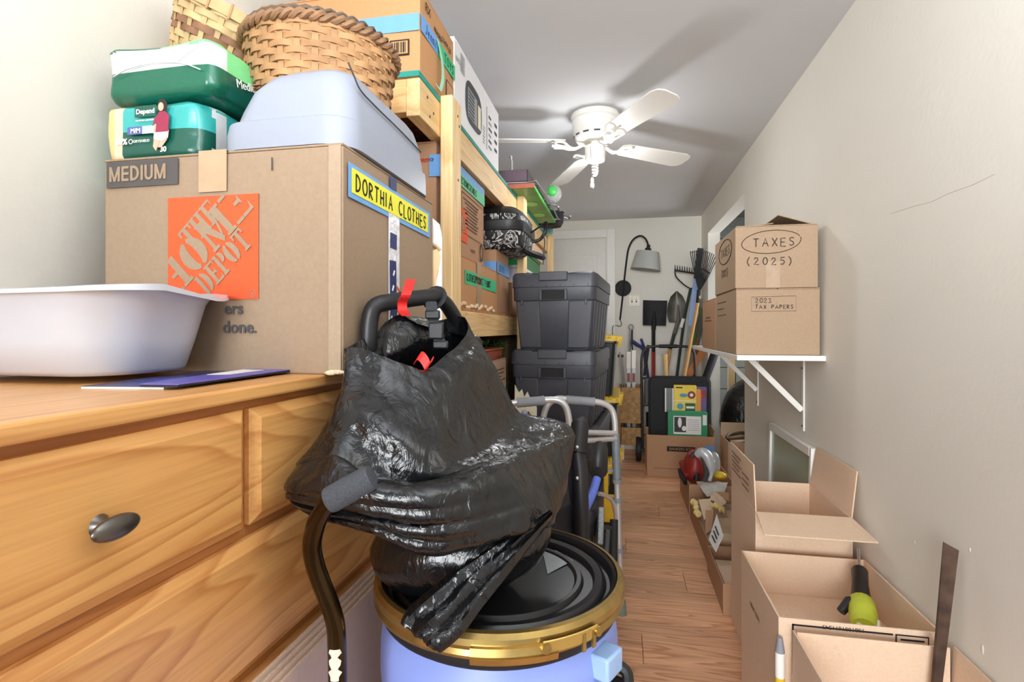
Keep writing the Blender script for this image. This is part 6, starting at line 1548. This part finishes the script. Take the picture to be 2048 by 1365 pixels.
# ---------------------------------------------------------------- window sash leaning on the right wall
ss = thing('window_sash', 'small white metal window sash with greenish glass leaning on the right wall', 'window', (XR - .02, 2.58, 0))
z0, z1_ = .02, .69; y0, y1 = 2.275, 2.875
Msx = Matrix.Translation((XR - .028, 0, 0)) @ Matrix.Rotation(R(1.2), 4, 'Y')
def sbox(nm, *b, m=M_alu): return MB().box(*b, M=Msx).build(nm, m, ss, bevel=.002)
sbox('stile', -.012, .010, y0, y0 + .022, z0, z1_, m=M_trim); sbox('stile', -.012, .010, y1 - .022, y1, z0, z1_, m=M_trim)
sbox('rail', -.013, .010, y0 + .022, y1 - .022, z1_ - .035, z1_, m=M_trim); sbox('rail', -.013, .010, y0 + .022, y1 - .022, z0, z0 + .03, m=M_trim)
sbox('glass_pane', -.002, .002, y0 + .02, y1 - .02, z0 + .028, z1_ - .033, m=mat('greenish frosted glass', (160, 172, 152), .22, var=.02))
sbox('foot', -.012, .010, y0, y1, .0, z0, m=M_trim)

# ---------------------------------------------------------------- row of cartons on the floor at the right
XB = .742
cA, F = open_carton('open_carton', 'tall empty open carton with raised flaps by the right wall, middle of the row', .434, .722, 1.885, 2.275, 0.001, .555, M_cardl, {'l': (.152, 2, .006), 'r': (.145, 8, .012), 'f': (.152, 97, -.012)}, floor_z=.3)
l = F['l']
for k in range(7): l.plate('printed_line', M_ink2, cA, .06, .695 - .555 * 0 - .014 * k - .0, .2 - .02 * (k % 3), .003, base=.002) if False else None
lf = Face((.431, 2.27, .555), (0, -1, 0), (0, 0, 1), (-1, 0, 0))
for k in range(5): lf.plate('printed_line', M_ink2, cA, .06, .125 - .016 * k, .16 - .03 * (k % 2), .004, base=.008)
for k in range(3): lf.plate('printed_line', M_ink2, cA, .24, .09 - .02 * k, .1, .004, base=.008)
cB, F = open_carton('open_carton', 'low open carton holding a yellow black caulking gun, by the right wall', .381, .735, 1.425, 1.835, 0.001, .445, M_cardl, {}, floor_z=.308)
f, l = F['f'], F['l']
f.text('1081001611543', .013, M_ink, cB, .19, .436, rot=PI, base=.001, sx=1.1)
mb = MB()
mb.prism([(.03, .31), (.03, .432), (.034, .432), (.034, .31)], f.p(0, 0, .0005), f.r, f.u, f.n, .0006); mb.prism([(.03, .428), (.25, .428), (.25, .432), (.03, .432)], f.p(0, 0, .0005), f.r, f.u, f.n, .0006)
mb.build('printed_frame', M_ink, cB, smooth=0)
f.plate('printed_stamp', M_ink, cB, .255, .41, .07, .022, base=.0006); f.plate('printed_stamp', M_cardl, cB, .258, .413, .064, .016, base=.0014); f.plate('printed_line', M_ink, cB, .265, .419, .05, .004, base=.002)
l.text('HEAVY DUTY', .018, M_ink2, cB, .12, .33, base=.001)
for k in range(2): MB().box(.388, .729, 1.433 + .2 * k, 1.628 + .2 * k, .3135 + .002 * k, .3175 + .002 * k).build('inner_flap', M_cardl, cB)
cC, F = open_carton('open_carton', 'nearest open carton with its flaps raised, by the right wall', .402, .735, 1.02, 1.395, 0.001, .25, M_cardl, {'b': (.185, -3, .006), 'l': (.185, 0, .002), 'r': (.185, 2, .002)})
# yellow tube between the cartons
yt = thing('caulk_tube', 'yellow and white tube standing between the two nearest open cartons', 'tube', (.40, 1.41, .3))
a = at(1560, 1280, Y=1.41)
MB().cyl((a.x, 1.41, .02), (a.x, 1.41, a.z - .09), .011, n=14).build('body', M_yel, yt); MB().cyl((a.x, 1.41, a.z - .09), (a.x, 1.41, a.z - .03), .011, n=14).build('label', M_paper, yt); MB().cyl((a.x, 1.41, a.z - .03), (a.x, 1.41, a.z + .005), .011, .006, n=14).build('nozzle', M_grip, yt)
MB().cyl((a.x, 1.41, .0), (a.x, 1.41, .02), .012, n=14).build('base_cap', M_black, yt)
# caulking gun
cg = thing('caulking_gun', 'black and lime yellow powered caulking gun lying nose up in the low open carton', 'tool', (.66, 1.6, .33))
a0, a1, a2, a3, a4 = at(1717, 1098, d=1.64), at(1719, 1140, d=1.60), at(1722, 1205, d=1.50), at(1727, 1232, d=1.44), at(1728, 1258, d=1.40)
MB().tube([a0, a1], .004, 8).build('rod', M_chrome, cg)
MB().tube([a1, a1.lerp(a2, .06), a1.lerp(a2, .5), a2], [.018, .022, .021, .026], 14).build('motor_body', M_black, cg)
MB().tube([a2, a2.lerp(a3, .15), a3, a4], [.027, .033, .034, .03], 16).build('lime_housing', M_lime, cg)
MB().tube([a2 + Vector((-.015, -.006, 0)), at(1698, 1205, d=1.49), at(1682, 1224, d=1.48)], [.018, .015, .012], 10).build('trigger_handle', M_black, cg)
for k in range(6):
    q = a1.lerp(a2, .15 + .1 * k); MB().box(q.x - .002, q.x + .011, q.y - .025, q.y - .019, q.z - .0, q.z + .003).build('vent_slot', M_grip, cg)
for s_ in (-1, 1): MB().tube([a3 + Vector((.022 * s_, -.026, .0)), a4 + Vector((.02 * s_, -.026, 0))], .007, 8).build('side_cap', M_paper, cg)
# rusty blade
sbl = thing('saw_blade', 'long rusty brown steel blade standing against the right wall in the nearest carton', 'blade', (.71, 1.2, .0))
q = [at(1887, 1085, d=1.20), at(1918, 1102, d=1.19), at(1890, 1330, d=1.19), at(1866, 1325, d=1.20)]
dv = [(q[3] - q[0]), (q[2] - q[1])]
bot = [q[1] + dv[1] * 2.6, q[0] + dv[0] * 2.6]
k = (q[0].z - .03) / (q[0].z - bot[1].z); k2 = (q[1].z - .03) / (q[1].z - bot[0].z)
MB().quadslab([q[0], q[1], q[1].lerp(bot[0], k2), q[0].lerp(bot[1], k)], .003).build('blade', mat('rusty steel', (78, 58, 46), .7, .35, var=.45, scale=26, bump=.2), sbl)
q = at(1900, 1112, d=1.19)

# small cartons along the floor
def floor_carton(label, x0, x1, y0, y1, h, m): return open_carton('shallow_carton', label, x0, x1, y0, y1, 0.001, h, m, {}, group='shallow cartons along the right wall')
floor_carton('shallow floor carton holding the red circular saw, farthest of the row', .42, .70, 3.50, 4.02, .19, M_cardb)
cQ, F = floor_carton('shallow floor carton full of paper scraps, between saw carton and envelope carton', .42, .70, 2.76, 3.45, .12, M_cardb)
cR, F = floor_carton('shallow floor carton with a white envelope, just past the tall open carton', .407, .70, 2.30, 2.70, .126, M_cardb)
MB().box(.425, .69, 2.32, 2.6, .03, .1).build('inner_flap', M_cardl, cR)
en = thing('envelope', 'white printed envelope propped in the shallow floor carton', 'envelope', (.45, 2.45, .12))
q = [at(1427, 1110, d=2.46), at(1448, 1098, d=2.44), at(1436, 1030, d=2.58), at(1420, 1085, d=2.52)]
q = [at(1418, 1080, d=2.52), at(1432, 1105, d=2.40), at(1447, 1072, d=2.43), at(1434, 1030, d=2.58)]
MB().quadslab(q, .002).build('paper', M_paper, en)
for g in (.25, .45, .65):
    a, b_ = q[0].lerp(q[3], g), q[1].lerp(q[2], g); MB().bar(a.lerp(b_, .2) + Vector((-.002, -.003, .004)), a.lerp(b_, .7) + Vector((-.002, -.003, .004)), .007, .0012).build('printed_line', M_slot, en)
rows = [[Vector((.428 + .264 * u / 8, 2.78 + .65 * v / 14, .125 + .035 * noise.noise(Vector((u * .6, v * .6, 2.0))) - (.04 if u in (0, 8) or v in (0, 14) else 0))) for u in range(9)] for v in range(15)]
MB().grid(rows).build('packing', M_cardg, cQ, solid=.003)
def scrap(nm, lab, qpx, m, bend=.012):
    q = [at(a, b_, d=c) for a, b_, c in qpx]
    t = thing(nm, lab, 'scrap', tuple(sum(q, Vector()) / 4))
    n = (q[1] - q[0]).cross(q[3] - q[0]).normalized(); rows = []
    for u in range(7):
        rows.append([q[0].lerp(q[1], v / 6).lerp(q[3].lerp(q[2], v / 6), u / 6) + n * (bend * noise.noise(Vector((u * .6, v * .6, qpx[0][0])))) for v in range(7)])
    MB().grid(rows).build('sheet', m, t, solid=.002)
    return t, Face(q[3] + n * .004, q[2] - q[3], q[0] - q[3], n), (q[2] - q[3]).length, (q[0] - q[3]).length
M_news = mat('newsprint', (196, 192, 182), .85, var=.18, scale=70)
scrap('paper_scrap', 'grey newsprint sheet spilling over the paper scrap carton', [(1392, 964, 3.42), (1456, 966, 3.35), (1446, 994, 3.12), (1414, 994, 3.14)], M_news)
scrap('cardboard_scrap', 'folded tan card with a dark handhold hole in the paper scrap carton', [(1429, 981, 3.14), (1453, 1004, 3.02), (1441, 1016, 2.94), (1420, 996, 3.04)], M_cardl)
tt, ff, w, h = scrap('printed_packet', 'tan printed packet with a dark square mark in the paper scrap carton', [(1397, 1000, 3.06), (1421, 998, 3.04), (1427, 1036, 2.86), (1408, 1040, 2.86)], M_cardl, .004)
ff.plate('printed_square', M_ink, tt, w * .45, h * .35, w * .45, h * .5); ff.plate('printed_square', M_cardb, tt, w * .55, h * .42, w * .25, h * .36, base=.0014)
for k in range(6): ff.plate('printed_mark', M_ink, tt, w * .1, h * (.1 + .13 * k), w * .22, h * .06)
scrap('cardboard_scrap', 'brown upright card flap between the packet and the envelope', [(1411, 1022, 2.88), (1428, 1020, 2.86), (1424, 1060, 2.74), (1411, 1068, 2.74)], M_cardb, .003)
scrap('cardboard_scrap', 'brown angled card against the tall open carton above the paper scraps', [(1432, 984, 3.16), (1458, 986, 3.08), (1458, 1002, 3.02), (1446, 1000, 3.06)], M_cardb, .003)
for k, (p0, p1, lab) in enumerate(((((1386, 1004, 3.04)), (1398, 1030, 2.92), 'yellow twisted paper at the left of the printed packet'), ((1424, 1012, 2.96), (1448, 1020, 2.9), 'yellow twisted paper at the right of the printed packet'))):
    a, b_ = at(*p0[:2], d=p0[2]), at(*p1[:2], d=p1[2])
    t = thing('paper_twist', lab, 'scrap', tuple(a))
    pts = smooth_path([a, a.lerp(b_, .3) + Vector((.004, 0, .008)), a.lerp(b_, .7) + Vector((-.004, 0, -.004)), b_], 5)
    MB().tube(pts, [.014 + .005 * math.sin(i * 1.9) for i in range(len(pts))], 8).build('twist', mat('yellow paper', (226, 200, 132), .7), t)
# circular saw and friends
cs = thing('circular_saw', 'red circular saw with a silver blade guard in the farthest shallow carton', 'saw', (.52, 3.6, .15))
gp = smooth_path([at(1393, 912, Y=3.60), at(1402, 906, Y=3.59), at(1413, 911, Y=3.58), at(1420, 928, Y=3.57), at(1423, 946, Y=3.56), at(1419, 962, Y=3.56)], 5)
MB().tube(gp, [.012 + .022 * math.sin(PI * min(1, (i + 3) / 24)) for i in range(len(gp))], 10).build('blade_guard', mat('cast alloy', (206, 208, 212), .3, .2, var=.08), cs)
gq = [p + Vector((-.03, .01, -.008)) for p in gp]
MB().tube(gq, .012, 8).build('guard_rim', M_slot, cs)
c = at(1405, 938, Y=3.63); MB().lathe([(.0, -.006), (.07, -.006), (.07, .006), (.0, .006)], tuple(c), 28, Matrix.Rotation(R(90), 4, 'X') @ Matrix.Rotation(R(25), 4, 'Y')).build('saw_disc', M_chrome, cs)
c2 = at(1388, 935, Y=3.66)
mb = MB().ball(c2, (.062, .07, .10), 14); me = mb.mesh('motor_body', Vector(cs.location), 60); wrinkle(me, Vector(cs.location), .006, 2.0); me.materials.append(M_dred); o = bpy.data.objects.new('motor_body', me); C.objects.link(o); o.parent = cs
MB().tube(smooth_path([at(1378, 910, Y=3.64), at(1386, 903, Y=3.64), at(1398, 908, Y=3.64)], 4), .016, 8).build('handle', M_dred, cs)
MB().tube([at(1392, 960, Y=3.6), at(1394, 945, Y=3.6)], .02, 10).build('knob', M_black, cs)
u = thing('hand_drill', 'dark red and black drill at the left of the farthest shallow carton', 'drill', (.45, 3.65, .15))
MB().tube([at(1364, 925, Y=3.72), at(1370, 935, Y=3.68), at(1378, 955, Y=3.62)], [.022, .03, .026], 10).build('body', M_dred, u); MB().tube([at(1360, 940, Y=3.72), at(1366, 955, Y=3.66), at(1372, 966, Y=3.6)], [.016, .022, .018], 10).build('grip', M_black, u)
u = thing('yellow_bag', 'crumpled yellow and clear bag beside the circular saw', 'bag', (.62, 3.6, .15))
c = at(1437, 952, Y=3.6); mb = MB().ball(c + Vector((.012, .02, -.004)), (.034, .04, .02), 10); me = mb.mesh('film', Vector(u.location), 50); wrinkle(me, Vector(u.location), .008, 3.0); me.materials.append(M_yel); o = bpy.data.objects.new('film', me); C.objects.link(o); o.parent = u
c = at(1428, 928, Y=3.75); MB().ball(c, (.04, .05, .08), 10).build('clear_film', mat('clear film', (225, 228, 226), .15, trans=.6), u)
